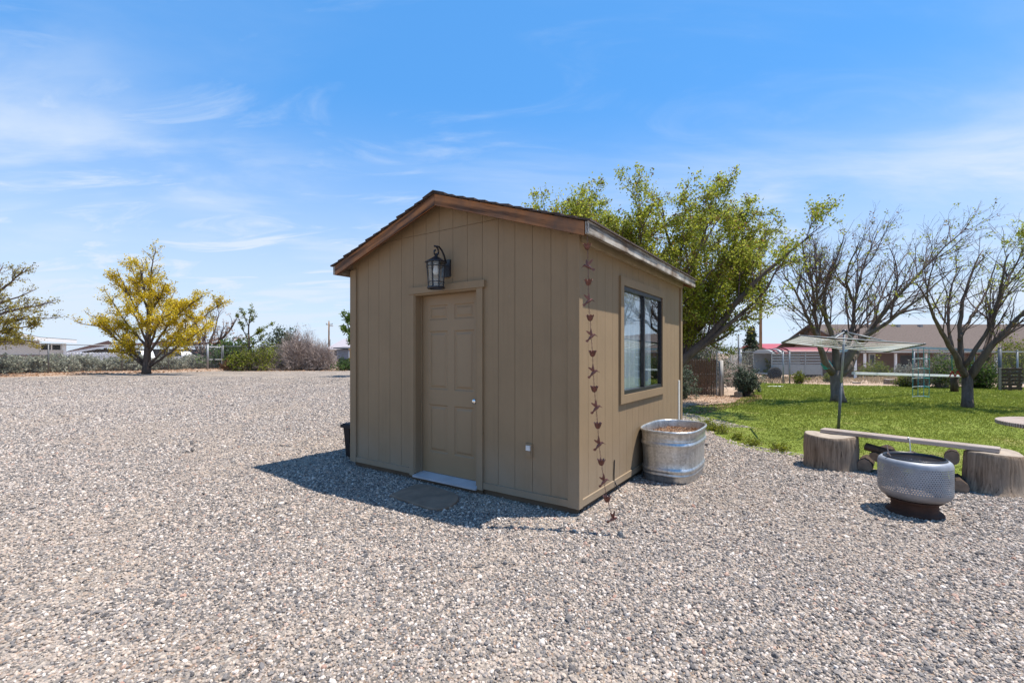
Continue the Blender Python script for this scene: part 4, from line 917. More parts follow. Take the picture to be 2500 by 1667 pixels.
MB().lathe([(0.14,0.0),(0.195,0.0),(0.203,0.012),(0.195,0.026),(0.172,0.034),(0.163,0.05),(0.163,0.095),(0.174,0.112),(0.192,0.120),(0.194,0.130),(0.18,0.134),(0.150,0.128),(0.145,0.05),(0.14,0.0)], (DX,DY,0), 40, cap=False).build('wheel_rim', M['rust'], drum, smooth=True)
def drum_mb():
    mb = MB(); c = np.array((DX,DY,0)); RD = 0.258
    mb.lathe([(0.05,0.136),(0.185,0.137),(0.215,0.146),(0.240,0.166),(0.253,0.192),(RD,0.215)], c, 84, cap=False)
    rows, cols = 13, 84; z0, z1 = 0.215, 0.437; hz = (z1-z0)/rows; V = []; Fs = []
    def pt(a, z): return (DX+RD*math.cos(a), DY+RD*math.sin(a), z)
    for r_ in range(rows):
        for k in range(cols):
            sh = 0.5 if r_ % 2 else 0.0; a0 = (k+sh)*2*math.pi/cols; a1 = (k+1+sh)*2*math.pi/cols; za, zb = z0+r_*hz, z0+(r_+1)*hz; am, zm = (a0+a1)/2, (za+zb)/2; ha = 0.0043/RD; hh = 0.0040; b0 = len(V)
            V += [pt(a0,za),pt(a1,za),pt(a1,zb),pt(a0,zb),pt(am-ha,zm-hh*.6),pt(am-ha*.6,zm-hh),pt(am+ha*.6,zm-hh),pt(am+ha,zm-hh*.6),pt(am+ha,zm+hh*.6),pt(am+ha*.6,zm+hh),pt(am-ha*.6,zm+hh),pt(am-ha,zm+hh*.6)]
            Fs += [(b0,b0+1,b0+6,b0+5),(b0+1,b0+7,b0+6),(b0+1,b0+2,b0+8,b0+7),(b0+2,b0+9,b0+8),(b0+2,b0+3,b0+10,b0+9),(b0+3,b0+11,b0+10),(b0+3,b0,b0+4,b0+11),(b0,b0+5,b0+4)]
    mb.add(V, Fs)
    mb.lathe([(RD,0.437),(0.256,0.455),(0.249,0.472),(0.236,0.484),(0.222,0.488),(0.219,0.484),(0.219,0.476)], c, 84, cap=False)
    return mb
drum_mb().build('drum', M['enamel'], drum, smooth=True, fix=False)
MB().lathe([(0.219,0.4755),(0.2215,0.489),(0.218,0.5005),(0.2105,0.502),(0.2095,0.4755)], (DX,DY,0), 48, cap=False).build('rim_band', M['black_metal'], drum, smooth=True)
MB().lathe([(0.0,0.180),(0.10,0.190),(0.19,0.182),(0.240,0.178)], (DX,DY,0), 24, cap=False).build('ash_bed', M['drum_in'], drum)
for a, c, r, lab in (((DX-0.14,DY+0.02,0.20),(DX-0.165,DY+0.10,0.585),0.006,'thin brown stick standing up in the fire drum, right of the rope'), ((DX-0.10,DY-0.08,0.20),(DX-0.19,DY+0.06,0.515),0.0045,'short pale stick leaning inside the fire drum'), ((DX-0.05,DY+0.05,0.30),(DX-0.22,DY+0.02,0.53),0.009,'pale split stick leaning over the drum rim')):
    tag(MB().tube([a, (np.array(a)+np.array(c))/2+np.array((.004,.003,0)), c], [r,r*.9,r*.6], 6).build('stick', M['dead'], at=a), lab, 'stick', 'sticks in the fire drum')
tx, ty, tz = 5.98, 4.88, 0.665
tab = thing('round_table', (tx,ty,0), 'round weathered wooden table, only its edge in view beyond the right stump', 'table')
MB().lathe([(0.545,tz-0.045),(0.552,tz-0.04),(0.552,tz-0.005),(0.547,tz),(0.0,tz+0.001)], (tx,ty,0), 56).build('table_top', M['plank'], tab)
MB().lathe([(0.30,0),(0.30,0.04),(0.13,0.05),(0.12,tz-0.05)], (tx,ty,0), 24).build('pedestal', M['plank'], tab)
# ------------------------------------------------------------------ trees and shrubs: growing code
def nrm(v): return v/(np.linalg.norm(v)+1e-12)
def resample(pts, rads, step):
    p = np.asarray(pts, float); d = np.r_[0, np.cumsum(np.linalg.norm(np.diff(p, axis=0), axis=1))]; n = max(3, int(d[-1]/step)+1); t = np.linspace(0, d[-1], n)
    q = np.stack([np.interp(t, d, p[:,k]) for k in range(3)], 1)
    for _ in range(2): q[1:-1] = 0.25*q[:-2]+0.5*q[1:-1]+0.25*q[2:]
    return q, np.interp(t, d, np.interp(np.linspace(0,1,len(p)), np.linspace(0,1,len(rads)), rads))
def grow(rg, wood, limbs, levels, bias, twigs, step=0.25, sides=(9,5,3,3,3), thick=None):
    """limbs: (points, radii); levels: (per metre, first t, angle lo, hi, length lo, hi, wobble)"""
    cur = []
    for pts, rads in limbs:
        q, r = resample(pts, rads, step); q[1:-1] += rg.normal(0, step*0.05, (len(q)-2,3)); (thick or wood).tube(q, r, sides[0]); cur.append((q, r))
    bias = np.asarray(bias, float)
    for li, (pm, t0, a0, a1, l0, l1, wob) in enumerate(levels):
        nxt = []; last = li == len(levels)-1
        for q, r in cur:
            L = np.linalg.norm(np.diff(q, axis=0), axis=1).sum(); n = rg.poisson(pm*L*(1-t0))
            for t in np.sort(rg.uniform(t0, 1.0, n)):
                f = t*(len(q)-1); i = min(int(f), len(q)-2); p = q[i]+(q[i+1]-q[i])*(f-i); d = nrm(q[i+1]-q[i]); ra = np.interp(f, np.arange(len(r)), r)
                s_ = nrm(np.cross(d, rg.normal(size=3))); an = rg.uniform(a0, a1); d = nrm(d*math.cos(an)+s_*math.sin(an)+bias*0.25)
                ln = rg.uniform(l0, l1)*(1.15-0.72*t); ns = 4 if last else 6; pp = [p]
                for k in range(ns):
                    d = nrm(d+rg.normal(0, wob, 3)+bias*0.16); p = p+d*ln/ns; pp.append(p)
                r0 = min(ra*0.62, 0.011*ln+0.004 if not last else 0.0055); rr = np.linspace(r0, max(r0*0.4, 0.0024), ns+1)
                wood.tube(np.array(pp), rr*spec_k[0], sides[min(li+1,4)], caps=False); nxt.append((np.array(pp), rr))
        if li >= len(levels)-2: twigs += [a for a, _ in nxt]
        cur = nxt
    return twigs
spec_k = [1.0]
def leaves(rg, mb, twigs, n, size, clump, spread, tint=(0.5,0.22), keep=None, flat=0.0, pos_t=(0.15,1.0)):
    idx = rg.integers(len(twigs), size=n//clump); c = []
    T = np.array([tw[-1] for tw in twigs])
    ctr = np.array([tw[0]+0 for tw in twigs])
    A = [twigs[i] for i in idx]; f = rg.uniform(*pos_t, len(idx)); cen = np.array([a[min(int(t*(len(a)-1)), len(a)-2)]+(a[min(int(t*(len(a)-1)), len(a)-2)+1]-a[min(int(t*(len(a)-1)), len(a)-2)])*(t*(len(a)-1)%1) for a, t in zip(A, f)])
    if keep is not None: cen = cen[keep(cen, rg)]
    tn = np.clip(rg.normal(tint[0], tint[1], len(cen)), 0, 1)
    cen = np.repeat(cen, clump, 0); tn = np.clip(np.repeat(tn, clump)+rg.normal(0, .1, len(cen)), 0, 1); m = len(cen)
    cen = cen+rg.normal(0, spread, (m,3)); u = rand_unit(rg, m); u[:,2] *= (1-flat); w = np.cross(u, rand_unit(rg, m)); s_ = rg.uniform(0.55,1.25,m)*size
    w /= np.linalg.norm(w,axis=1)[:,None]+1e-9
    mb.rhombs(cen, u*s_[:,None], w*(s_*0.62)[:,None], tn); return mb
def pxl(pts, Y0, Y1=None):
    Y1 = Y0 if Y1 is None else Y1; return [P(x, y, Y0+(Y1-Y0)*k/(len(pts)-1)) for k, (x, y) in enumerate(pts)]
def tree(name, base, label, cat, limbs, levels, bias, leafspec, seed, bark='bark', group=None, step=0.25, k=1.0, extra=None):
    rg = np.random.default_rng(seed); spec_k[0] = k; t = thing(name, base, label, cat, group); trunk = MB(); tw = []
    wood = MB(); 
    for pts, rads in limbs[:1]: q, r = resample(pts, rads, step); trunk.tube(q, r, 14)
    grow(rg, wood, limbs[1:], levels, bias, tw, step, thick=trunk)
    trunk.build('trunk', M[bark], t, smooth=True, fix=False)
    wood.build('branches', M['twig'] if bark != 'dead' else M['dead'], t, smooth=True, fix=False)
    if leafspec:
        cr = MB(); leaves(rg, cr, tw, **{a: b for a, b in leafspec.items() if a != 'mat'}); cr.build('crown', M[leafspec['mat']], t, att=True, fix=False)
    spec_k[0] = 1.0; return t, tw
R_ = lambda *a: list(a)

def crown_keep(c, rg):                              # thin at the wind-bitten top and left, open under the long right-hand limb
    low = sstep(2.8, 2.2, c[:,2])*sstep(5.5, 6.0, c[:,0]); top = sstep(4.6, 5.8, c[:,2]); lf = sstep(2.6, 1.2, c[:,0])
    return rg.random(len(c)) < np.clip((1-0.75*low)*(1-0.25*top)*(1-0.15*lf)*(1-0.65*sstep(6.0, 7.2, c[:,0])), 0.05, 1)
# the leafing tree behind the shed
B0 = np.array((3.95,11.6,0)); 
limbs = [([B0, B0+(0.02,0,0.5), P(1640,905,11.5)], [0.24,0.2,0.19]),
 (pxl([(1636,915),(1665,870),(1700,850),(1735,828),(1765,785),(1800,735),(1850,680),(1915,620),(1950,600),(1985,572)],11.4,10.2), [0.13,0.10,0.085,0.06,0.03,0.015]),
 (pxl([(1638,905),(1690,815),(1722,742),(1760,665),(1785,615),(1800,560)],11.5,11.8), [0.13,0.09,0.05,0.015]),
 (pxl([(1630,905),(1645,790),(1655,660),(1632,580),(1615,500)],11.6,11.2), [0.13,0.08,0.04,0.012]),
 (pxl([(1622,910),(1600,770),(1555,650),(1520,600),(1495,535)],11.6,11.9), [0.12,0.07,0.035,0.012]),
 (pxl([(1615,915),(1545,770),(1465,640),(1395,590),(1325,545)],11.6,11.0), [0.11,0.07,0.03,0.012]),
 (pxl([(1640,910),(1680,780),(1700,640),(1695,560),(1705,500)],11.6,13.2), [0.12,0.07,0.03,0.012]),
 (pxl([(1640,905),(1705,800),(1780,720),(1845,640),(1880,580)],11.5,13.0), [0.11,0.06,0.03,0.012]),
 (pxl([(1650,895),(1720,842),(1800,775),(1880,700),(1900,650)],11.4,9.8), [0.09,0.06,0.03,0.012]),
 (pxl([(1630,910),(1650,800),(1665,700),(1715,590),(1735,525)],11.5,10.4), [0.10,0.06,0.03,0.012]),
 (pxl([(1610,880),(1500,740),(1420,610),(1352,530)],11.6,10.4), [0.08,0.05,0.025,0.012]),
 (pxl([(1610,880),(1530,720),(1470,600),(1430,520)],11.6,12.4), [0.08,0.05,0.025,0.012]),
 (pxl([(1600,880),(1520,760),(1440,680),(1375,640)],11.6,12.0), [0.08,0.05,0.025,0.012]),
 (pxl([(1615,890),(1580,760),(1560,660),(1565,560),(1560,500)],11.6,10.6), [0.09,0.05,0.03,0.012])]
big, bigtw = tree('leafing_tree', B0, 'broad tree with fresh yellow-green leaves rising behind the shed', 'tree', limbs,
     [(4.2,0.08,0.35,1.0,0.9,2.3,0.13),(5.4,0.12,0.4,1.0,0.4,1.05,0.16),(7.0,0.1,0.4,1.1,0.14,0.40,0.18)], (0.15,-0.05,0.30),
     dict(mat='leaf_spring', n=140000, size=0.031, clump=5, spread=0.06, tint=(0.60,0.26), keep=crown_keep), 21, step=0.3)
# two half-bare trees on the lawn
b1 = G(2047,983); limbs = [([b1-(0,0,.02), b1+(0,0,0.1), P(2042,945,13.3), P(2041,905,13.3)], [0.225,0.17,0.158,0.15]),
 (pxl([(2036,912),(2016,888),(2006,858),(1999,833),(1978,785),(1948,722),(1922,690),(1908,660)],13.3,12.6), [0.115,0.09,0.068,0.04,0.022,0.01]),
 (pxl([(2016,888),(2003,855),(1992,790),(1986,700),(1968,650),(1960,590)],13.2,13.8), [0.085,0.06,0.04,0.022,0.01]),
 (pxl([(2040,910),(2041,860),(2034,820),(2012,770),(2012,700),(2034,650),(2052,605),(2062,570)],13.3,13.0), [0.125,0.085,0.055,0.035,0.02,0.01]),
 (pxl([(2047,912),(2076,862),(2096,835),(2132,800),(2166,750),(2226,685),(2300,610),(2362,552)],13.3,12.4), [0.125,0.095,0.07,0.045,0.025,0.01]),
 (pxl([(2050,915),(2082,890),(2090,858),(2110,828),(2134,785),(2148,725),(2178,665),(2215,620)],13.2,14.4), [0.105,0.08,0.055,0.035,0.02,0.01]),
 (pxl([(2042,890),(2062,860),(2084,800),(2086,740),(2100,670),(2126,605),(2142,565)],13.3,14.0), [0.085,0.062,0.04,0.022,0.01]),
 (pxl([(2096,835),(2150,795),(2205,760),(2260,715),(2330,655)],13.0,11.8), [0.07,0.045,0.025,0.01]),
 (pxl([(2012,770),(1990,720),(2000,665),(2008,610)],13.0,12.2), [0.05,0.03,0.02,0.01]),
 (pxl([(2086,740),(2060,690),(2072,640),(2098,590)],13.6,12.6), [0.045,0.03,0.02,0.01])]
tree('bare_tree', b1, 'half bare wind-swept tree on the lawn behind the clothes dryer, thick forked pale trunk', 'tree', limbs,
     [(4.2,0.18,0.35,0.85,0.8,2.2,0.10),(5.2,0.1,0.35,0.85,0.4,1.15,0.11),(5.5,0.1,0.35,0.9,0.18,0.5,0.13)], (0.20,0,0.26),
     dict(mat='leaf_spring', n=3200, size=0.030, clump=6, spread=0.04, tint=(0.45,0.28)), 22, bark='bark_pale', step=0.25)
b2 = G(2362,997); limbs = [([b2-(0,0,.02), b2+(0,0,0.1), P(2362,945,11.95), P(2361,915,11.95)], [0.135,0.118,0.112,0.11]),
 (pxl([(2360,925),(2342,882),(2326,855),(2302,815),(2281,780),(2266,730),(2236,690)],11.95,11.4), [0.085,0.07,0.05,0.03,0.012]),
 (pxl([(2357,915),(2343,868),(2341,830),(2346,770),(2357,700),(2380,645),(2400,610)],11.95,12.4), [0.085,0.06,0.045,0.025,0.01]),
 (pxl([(2363,925),(2390,890),(2406,856),(2441,820),(2492,770),(2560,700),(2600,640)],11.95,11.0), [0.105,0.09,0.075,0.05,0.03,0.012]),
 (pxl([(2402,862),(2417,820),(2432,750),(2462,680),(2502,600)],11.8,12.6), [0.06,0.045,0.03,0.012]),
 (pxl([(2352,895),(2377,862),(2412,810),(2441,730),(2450,665),(2462,620)],11.9,11.3), [0.06,0.045,0.03,0.012]),
 (pxl([(2326,855),(2312,770),(2320,705),(2340,650)],11.8,12.6), [0.04,0.03,0.02,0.01]),
 (pxl([(2341,830),(2380,760),(2415,700),(2432,640)],12.0,13.0), [0.04,0.03,0.02,0.01]),
 (pxl([(2302,815),(2270,760),(2262,690),(2290,620)],11.7,11.0), [0.035,0.025,0.015,0.01])]
tree('bare_tree', b2, 'half bare tree on the lawn at the right edge, slim trunk with a black strap', 'tree', limbs,
     [(4.6,0.16,0.35,0.85,0.7,1.9,0.10),(5.6,0.1,0.35,0.85,0.35,1.0,0.11),(6.0,0.1,0.35,0.9,0.16,0.45,0.13)], (0.20,0,0.26),
     dict(mat='leaf_spring', n=5200, size=0.030, clump=6, spread=0.04, tint=(0.72,0.22), keep=lambda c, rg: rg.random(len(c)) < 0.25+0.75*sstep(12.6,14.2,c[:,0])), 23, step=0.22)
b3 = np.array((14.6,10.4,0)); limbs = [([b3, b3+(0,0,1.0)], [0.16,0.13])]
for k in range(7):
    a = k*0.9; limbs.append(([b3+(0,0,0.9), b3+(0.6*math.cos(a)-.2,0.6*math.sin(a),1.8), b3+(1.3*math.cos(a)-.3,1.3*math.sin(a),3.0), b3+(1.8*math.cos(a)-.3,1.8*math.sin(a),4.3)], [0.07,0.05,0.03,0.01]))
tree('leafing_tree', b3, 'leafy green tree whose twigs just enter the right edge of the view', 'tree', limbs, [(3.5,0.2,0.3,0.9,0.6,1.3,0.15),(6,0.1,0.4,1.0,0.2,0.6,0.2)], (0.1,0,0.4),
     dict(mat='leaf_spring', n=14000, size=0.036, clump=6, spread=0.05, tint=(0.75,0.2)), 24, step=0.3)
# golden tree on the left
b4 = G(357,913); Y4 = b4[1]; limbs = [([b4, P(359,880,Y4), P(361,840,Y4), P(363,780,Y4)], [0.28,0.22,0.18,0.12]), (pxl([(363,790),(366,700),(370,660),(376,622)],Y4), [0.15,0.08,0.04,0.02])]
for pts, dy in (([(352,888),(312,845),(270,800),(228,770)],1.5),([(352,885),(296,836),(245,795),(196,790)],-1),([(358,845),(305,785),(255,705)],1),([(360,800),(325,740),(285,655)],-1.5),([(362,760),(335,700),(318,640)],1),
    ([(364,890),(420,838),(475,790),(538,742)],1),([(365,860),(402,805),(450,750),(500,722)],-1.5),([(366,820),(400,760),(425,715)],2),([(364,780),(392,720),(405,690)],-1),([(362,850),(340,790),(310,740)],-2.5),([(364,850),(385,790),(420,760)],-2.5),
    ([(366,895),(430,850),(480,815),(505,790)],-2),([(354,895),(318,862),(290,850)],-1),([(360,730),(345,680),(340,650)],-1)): limbs.append((pxl(pts,Y4,Y4+dy), [0.09,0.05,0.02]))
tree('golden_tree', b4, 'tree covered in golden yellow leaves at the far edge of the gravel', 'tree', limbs, [(2.8,0.15,0.35,0.95,0.7,2.0,0.15),(3.6,0.1,0.4,1.0,0.35,1.0,0.18)], (0,0,0.35),
     dict(mat='leaf_yellow', n=36000, size=0.056, clump=6, spread=0.11, tint=(0.58,0.2), keep=lambda c, rg: rg.random(len(c)) < 0.38+0.62*sstep(-30,-26.5,c[:,0])*sstep(7.8,6.2,c[:,2])), 25, step=0.5, k=1.7)
# tree at the left edge
b5 = np.array((-36.2,30,0)); limbs = [([b5, b5+(0,0,2.0)], [0.3,0.22]),]
for pts, dy in (([(-92,790),(-30,735),(25,690),(62,652)],-1),([(-92,800),(-20,772),(60,752),(128,738)],-2),([(-92,800),(-20,790),(60,778),(138,776)],1),([(-92,780),(-40,715),(0,662),(8,648)],1),([(-92,815),(-30,815),(40,800),(90,790)],0),([(-92,810),(-30,830),(20,835),(60,840)],-1),([(-92,790),(-30,750),(40,725),(90,705)],2),([(-95,780),(-120,700),(-110,640)],0),([(-92,815),(0,830),(50,826),(95,838)],1)): limbs.append((pxl(pts,30,30+dy), [0.11,0.06,0.02]))
tree('olive_leaved_tree', b5, 'sparse olive-leaved tree reaching in from the left edge', 'tree', limbs, [(3.0,0.2,0.3,0.8,0.8,2.0,0.13),(4.2,0.1,0.4,1.0,0.35,0.9,0.18)], (0.18,0,0.38),
     dict(mat='leaf_olive', n=15000, size=0.058, clump=6, spread=0.10, tint=(0.68,0.22), keep=lambda c, rg: rg.random(len(c)) < 0.3+0.7*sstep(4.6,3.0,c[:,2])), 26, step=0.5, k=1.5)
# bare tree, sapling and evergreens behind the left fence
b6 = np.array((-30.6,45,0)); limbs = [([b6, b6+(0.2,0,1.2)], [0.3,0.24])]
for pts, dy in (([(492,872),(470,830),(445,800),(425,785)],1),([(494,870),(485,820),(478,785),(470,765)],-1),([(496,870),(515,830),(530,790),(535,762)],1),([(498,872),(535,835),(565,800),(580,775)],-1),([(496,870),(500,820),(505,780)],2),([(492,875),(455,850),(425,835)],-1),([(500,875),(545,850),(580,830)],1)): limbs.append((pxl(pts,45,45+dy), [0.16,0.08,0.03]))
tree('leafless_tree', b6, 'leafless spreading tree behind the left fence, right of the golden tree', 'tree', limbs, [(3.4,0.12,0.35,0.9,0.9,2.4,0.14),(4.6,0.1,0.4,1.0,0.4,1.1,0.18)], (0,0,0.35),
     dict(mat='leaf_litter', n=1500, size=0.08, clump=4, spread=0.1, tint=(0.7,0.2)), 27, step=0.5, k=1.9)
b7 = np.array(((610-CX)/F*37.2,37.2,0)); limbs = [(pxl([(610,900),(609,860),(607,815)],37.2), [0.10,0.09,0.07]), (pxl([(607,815),(608,780),(618,748)],37.2), [0.06,0.04,0.015])]
for pts in ([(607,835),(592,800),(583,780),(580,770)],[(608,800),(597,775),(587,752)],[(609,825),(630,812),(663,790)],[(608,790),(622,772),(626,760)],[(608,850),(590,830),(580,825)],[(609,850),(632,830),(650,815)]): limbs.append((pxl(pts,37.2,37), [0.04,0.025,0.012]))
tree('sapling', b7, 'young tree with upright sparse leafy branches at the gravel edge', 'tree', limbs, [(4.0,0.2,0.5,1.0,0.15,0.5,0.2),(4.0,0.1,0.5,1.1,0.1,0.25,0.2)], (0,0,0.4),
     dict(mat='leaf_lime', n=2200, size=0.055, clump=4, spread=0.07, tint=(0.5,0.2)), 28, step=0.4, k=1.3)
b8 = np.array(((893-CX)/F*28,28,0)); limbs = [([b8, b8+(0,0,1.4)], [0.14,0.1])]
for k in range(9):
    a = k*0.7; limbs.append(([b8+(0,0,1.1), b8+(0.5*math.cos(a),0.5*math.sin(a),2.0), b8+(1.1*math.cos(a),1.1*math.sin(a),2.9+0.35*math.sin(3*k)), b8+(1.25*math.cos(a),1.25*math.sin(a),3.5+0.4*math.sin(3*k))], [0.06,0.04,0.012]))
tree('green_tree', b8, 'bright green leafy tree peeping out left of the shed wall', 'tree', limbs, [(4.0,0.2,0.4,1.0,0.4,0.9,0.2),(4.5,0.1,0.4,1.0,0.2,0.45,0.2)], (0,0,0.3),
     dict(mat='leaf_green', n=9000, size=0.07, clump=6, spread=0.09, tint=(0.68,0.22)), 29, step=0.4, k=1.3)

def shrub_mb(rg, w, h, nst, nl, size, wr=0.008, dome=1.0, fall=0.0, tint=(0.5,0.22), clump=5, inner=0.25, spread=0.06, thin=0.62):
    wood = MB(); tw = []
    for _ in range(nst):
        a = rg.uniform(0, 2*math.pi); el = rg.uniform(0.12, 1.45)**dome; d = np.array((math.cos(a)*math.cos(el)*w/2, math.sin(a)*math.cos(el)*w/2, math.sin(el)*h))*rg.uniform(0.65,1.05)
        p0 = np.array((math.cos(a)*w*0.08, math.sin(a)*w*0.08, 0.0)); t = np.linspace(0,1,5)[:,None]
        q = p0+d*t+np.array((0,0,1.0))*np.sin(t*math.pi)*h*0.08-np.array((0,0,fall))*t**2; q[1:] += rg.normal(0, 0.03*w, (4,3))*np.linspace(.3,1,4)[:,None]
        q[:,2] = np.clip(q[:,2], 0.01, None); wood.tube(q, np.linspace(wr, wr*.35, 5), 3, caps=False); tw.append(q)
        for _k in range(3):
            i = rg.integers(1,4); e = q[i]+(rg.normal(0,1,3)*0.13*w)+np.array((0,0,0.06*h)); e[2] = max(e[2],0.02); tw.append(np.array([q[i],(q[i]+e)/2+rg.normal(0,.02*w,3),e])); wood.tube(tw[-1], [wr*.5,wr*.4,wr*.25], 3, caps=False)
    lf = MB()
    if nl: leaves(rg, lf, tw, nl, size, clump, spread*w, tint, pos_t=(inner,1.0))
    return wood, (lf if nl else None)
def shrub(name, base, label, w, h, nst, nl, size, leaf, wood='twig', seed=1, group=None, cat='shrub', **k):
    rg = np.random.default_rng(seed); t = thing(name, (0,0,0), label, cat, group); wd, lf = shrub_mb(rg, w, h, nst, nl, size, **k)
    wd.build('stems', M[wood], t, fix=False)
    if lf: lf.build('foliage', M[leaf], t, att=True, fix=False)
    t.location = base; return t
# sagebrush row
protos = []
def sage(px, dY, sc, k):
    f = fence_at(px); q = (px-CX)/F; Y = f[1]*(1+dY); loc = (q*Y, Y, 0)
    lab = 'grey-green sagebrush in the row along the far left fence'; gr = 'sagebrush along the far left fence'
    if len(protos) < 3:
        t = shrub('sagebrush', loc, lab, 2.1, 1.5, 46, 2600, 0.085, 'leaf_sage', 'dead', 40+len(protos), gr, clump=6, spread=0.035, dome=1.0, inner=0.3, wr=0.016); protos.append(t); t.scale = (sc,sc,sc)
    else: copy_tree(protos[k % 3], loc, k*1.3, sc)
rgs = np.random.default_rng(77)
for k, px in enumerate((-45,-5,28,64,98,132,165,196,226,252,282,312,338,382,408,432,458,484,520)):
    sage(px, rgs.uniform(0.025,0.07), rgs.uniform(0.66,0.92), k)
for k, px in enumerate((20,85,150,215,275,330,400,470)): sage(px, rgs.uniform(0.10,0.16), rgs.uniform(0.72,0.95), k)
bp = lambda px, Y, z=0.0: ((px-CX)/F*Y, Y, z)
shrub('evergreen_shrub', bp(572,43), 'dark green evergreen shrub right of the gate in the left fence', 4.2, 3.0, 80, 6000, 0.12, 'leaf_green', 'twig', 51, 'shrubs round the sapling', tint=(0.35,0.2), spread=0.05, wr=0.02)
shrub('lime_shrub', bp(628,37.0), 'yellow-green shrub round the foot of the sapling', 3.8, 2.3, 75, 4200, 0.075, 'leaf_lime', 'twig', 52, 'shrubs round the sapling', tint=(0.5,0.24), spread=0.05, wr=0.016)
shrub('lime_shrub', bp(585,36.9), 'low dark yellow-green shrub left of the sapling trunk', 1.7, 1.7, 40, 2600, 0.08, 'leaf_lime', 'twig', 53, 'shrubs round the sapling', tint=(0.36,0.22), spread=0.05, wr=0.014)
shrub('grey_green_shrub', bp(668,40.5), 'grey-green shrub between the sapling and the tall heap of dry brush', 2.8, 2.5, 70, 4200, 0.09, 'leaf_juniper', 'dead', 63, None, tint=(0.6,0.22), spread=0.05, wr=0.016)
shrub('tumbleweed', bp(562,37.5), 'rust coloured dry tumbleweed against the fence gate', 1.5, 0.95, 160, 1800, 0.07, 'leaf_litter', 'deadgold', 54, wr=0.012, cat='tumbleweed', spread=0.03)
shrub('pale_dry_bush', bp(640,37.3), 'low tangle of pale dry stalks under the yellow-green shrub', 3.4, 0.85, 240, 0, 0.05, None, 'dead', 55, wr=0.013, cat='bush')
shrub('dry_brush_heap', bp(745,38.2), 'huge heap of pale dry brush left of the shed', 4.3, 3.3, 700, 9000, 0.16, 'dry_brush', 'dead', 56, wr=0.016, cat='bush', spread=0.05, clump=3, inner=0.1) if False else None
def brush(px, Y, w, h, n, seed, label):
    rg = np.random.default_rng(seed); t = thing('dry_brush', bp(px,Y), label, 'dry bush', 'dry brush left of the shed'); wd, _ = shrub_mb(rg, w, h, n, 0, 0, wr=0.017, dome=1.0, fall=0.25*h*0.4)
    wd2 = MB(); m = n*26; a = rg.uniform(0,2*math.pi,m); el = np.arcsin(rg.uniform(0.03,1,m)); rr = rg.uniform(0.25,1.0,m)**0.6
    lump = 1+0.18*np.sin(3*a+seed)*np.cos(2*el)+0.1*np.sin(7*a+5*el)
    c = np.stack([np.cos(a)*np.cos(el)*w/2, np.sin(a)*np.cos(el)*w/2, np.sin(el)*h],1)*(rr*lump)[:,None]
    d = c/np.linalg.norm(c,axis=1)[:,None]+rg.normal(0,0.45,(m,3)); d /= np.linalg.norm(d,axis=1)[:,None]; L = rg.uniform(0.12,0.42,m); sdv = np.cross(d, rand_unit(rg,m)); sdv /= np.linalg.norm(sdv,axis=1)[:,None]
    wd2.rhombs(c+np.array((0,0,0.05)), d*L[:,None], sdv*rg.uniform(0.006,0.016,m)[:,None])
    o = np.array(ORG[t.name]); 
    for q in (wd, wd2): q.v = [v+o for v in q.v]
    wd.build('stems', M['dead'], t, fix=False); wd2.build('twigs', M['dead'], t, fix=False); return t
brush(732,38.6,3.9,3.2,330,61,'tall heap of pale dry brush at the gravel edge left of the shed')
brush(783,38.0,2.6,2.2,220,62,'lower heap of pale dry brush next to the blue-grey shed')
shrub('evergreen_shrub', bp(690,46), 'green tree-like shrub showing above the heap of dry brush', 3.8, 4.3, 80, 5200, 0.11, 'leaf_dark', 'twig', 57, None, tint=(0.75,0.2), spread=0.05, wr=0.02)
shrub('evergreen_shrub', bp(655,50), 'dark shrub behind the left fence, left of the dry brush', 2.6, 2.9, 60, 2600, 0.12, 'leaf_dark', 'twig', 58, None, tint=(0.5,0.2), spread=0.05, wr=0.02)
shrub('low_green_shrub', bp(848,37.5), 'low dark shrub under the bright green tree by the shed', 2.6, 0.9, 50, 1500, 0.08, 'leaf_green', 'twig', 59, None, tint=(0.25,0.15), spread=0.05)
# shrubs right of the shed
shrub('juniper_bush', bp(1686,16.6), 'big grey-green and brown tangled bush behind the brown slatted fence', 2.7, 2.3, 280, 13000, 0.032, 'leaf_juniper', 'dead', 71, wr=0.010, tint=(0.5,0.24), spread=0.03, clump=6)
shrub('grey_green_bush', bp(1655,14.3), 'blue-green bush low beside the far corner of the shed', 1.25, 1.15, 70, 6500, 0.03, 'leaf_juniper', 'twig', 72, tint=(0.6,0.2), spread=0.03, clump=6)
shrub('rosemary_bush', bp(1822,14.9), 'upright dark green bush on the lawn edge right of the grey fence post', 1.0, 1.05, 90, 8500, 0.026, 'leaf_juniper', 'twig', 73, tint=(0.45,0.25), spread=0.03, clump=5, dome=0.7)
shrub('dry_twig_bush', bp(1785,19.5), 'dry twiggy bush behind the grey fence post', 1.6, 1.5, 160, 900, 0.03, 'leaf_sage', 'dead', 74, wr=0.007)
shrub('dry_twig_bush', bp(1700,17.5), 'tall dry bush behind the tangled bush, bare twigs over the top', 2.6, 3.0, 240, 2500, 0.03, 'leaf_sage', 'dead', 75, wr=0.009)
shrub('small_shrub', bp(1953,21.0), 'small fresh green shrub in front of the grey trailer', 0.62, 0.62, 30, 900, 0.035, 'leaf_lime', 'twig', 76, tint=(0.65,0.2), spread=0.05)
shrub('small_shrub', bp(2027,22.2), 'small low shrub right of the trailer behind the forked tree', 0.7, 0.5, 30, 800, 0.04, 'leaf_lime', 'twig', 77, tint=(0.4,0.2), spread=0.05)
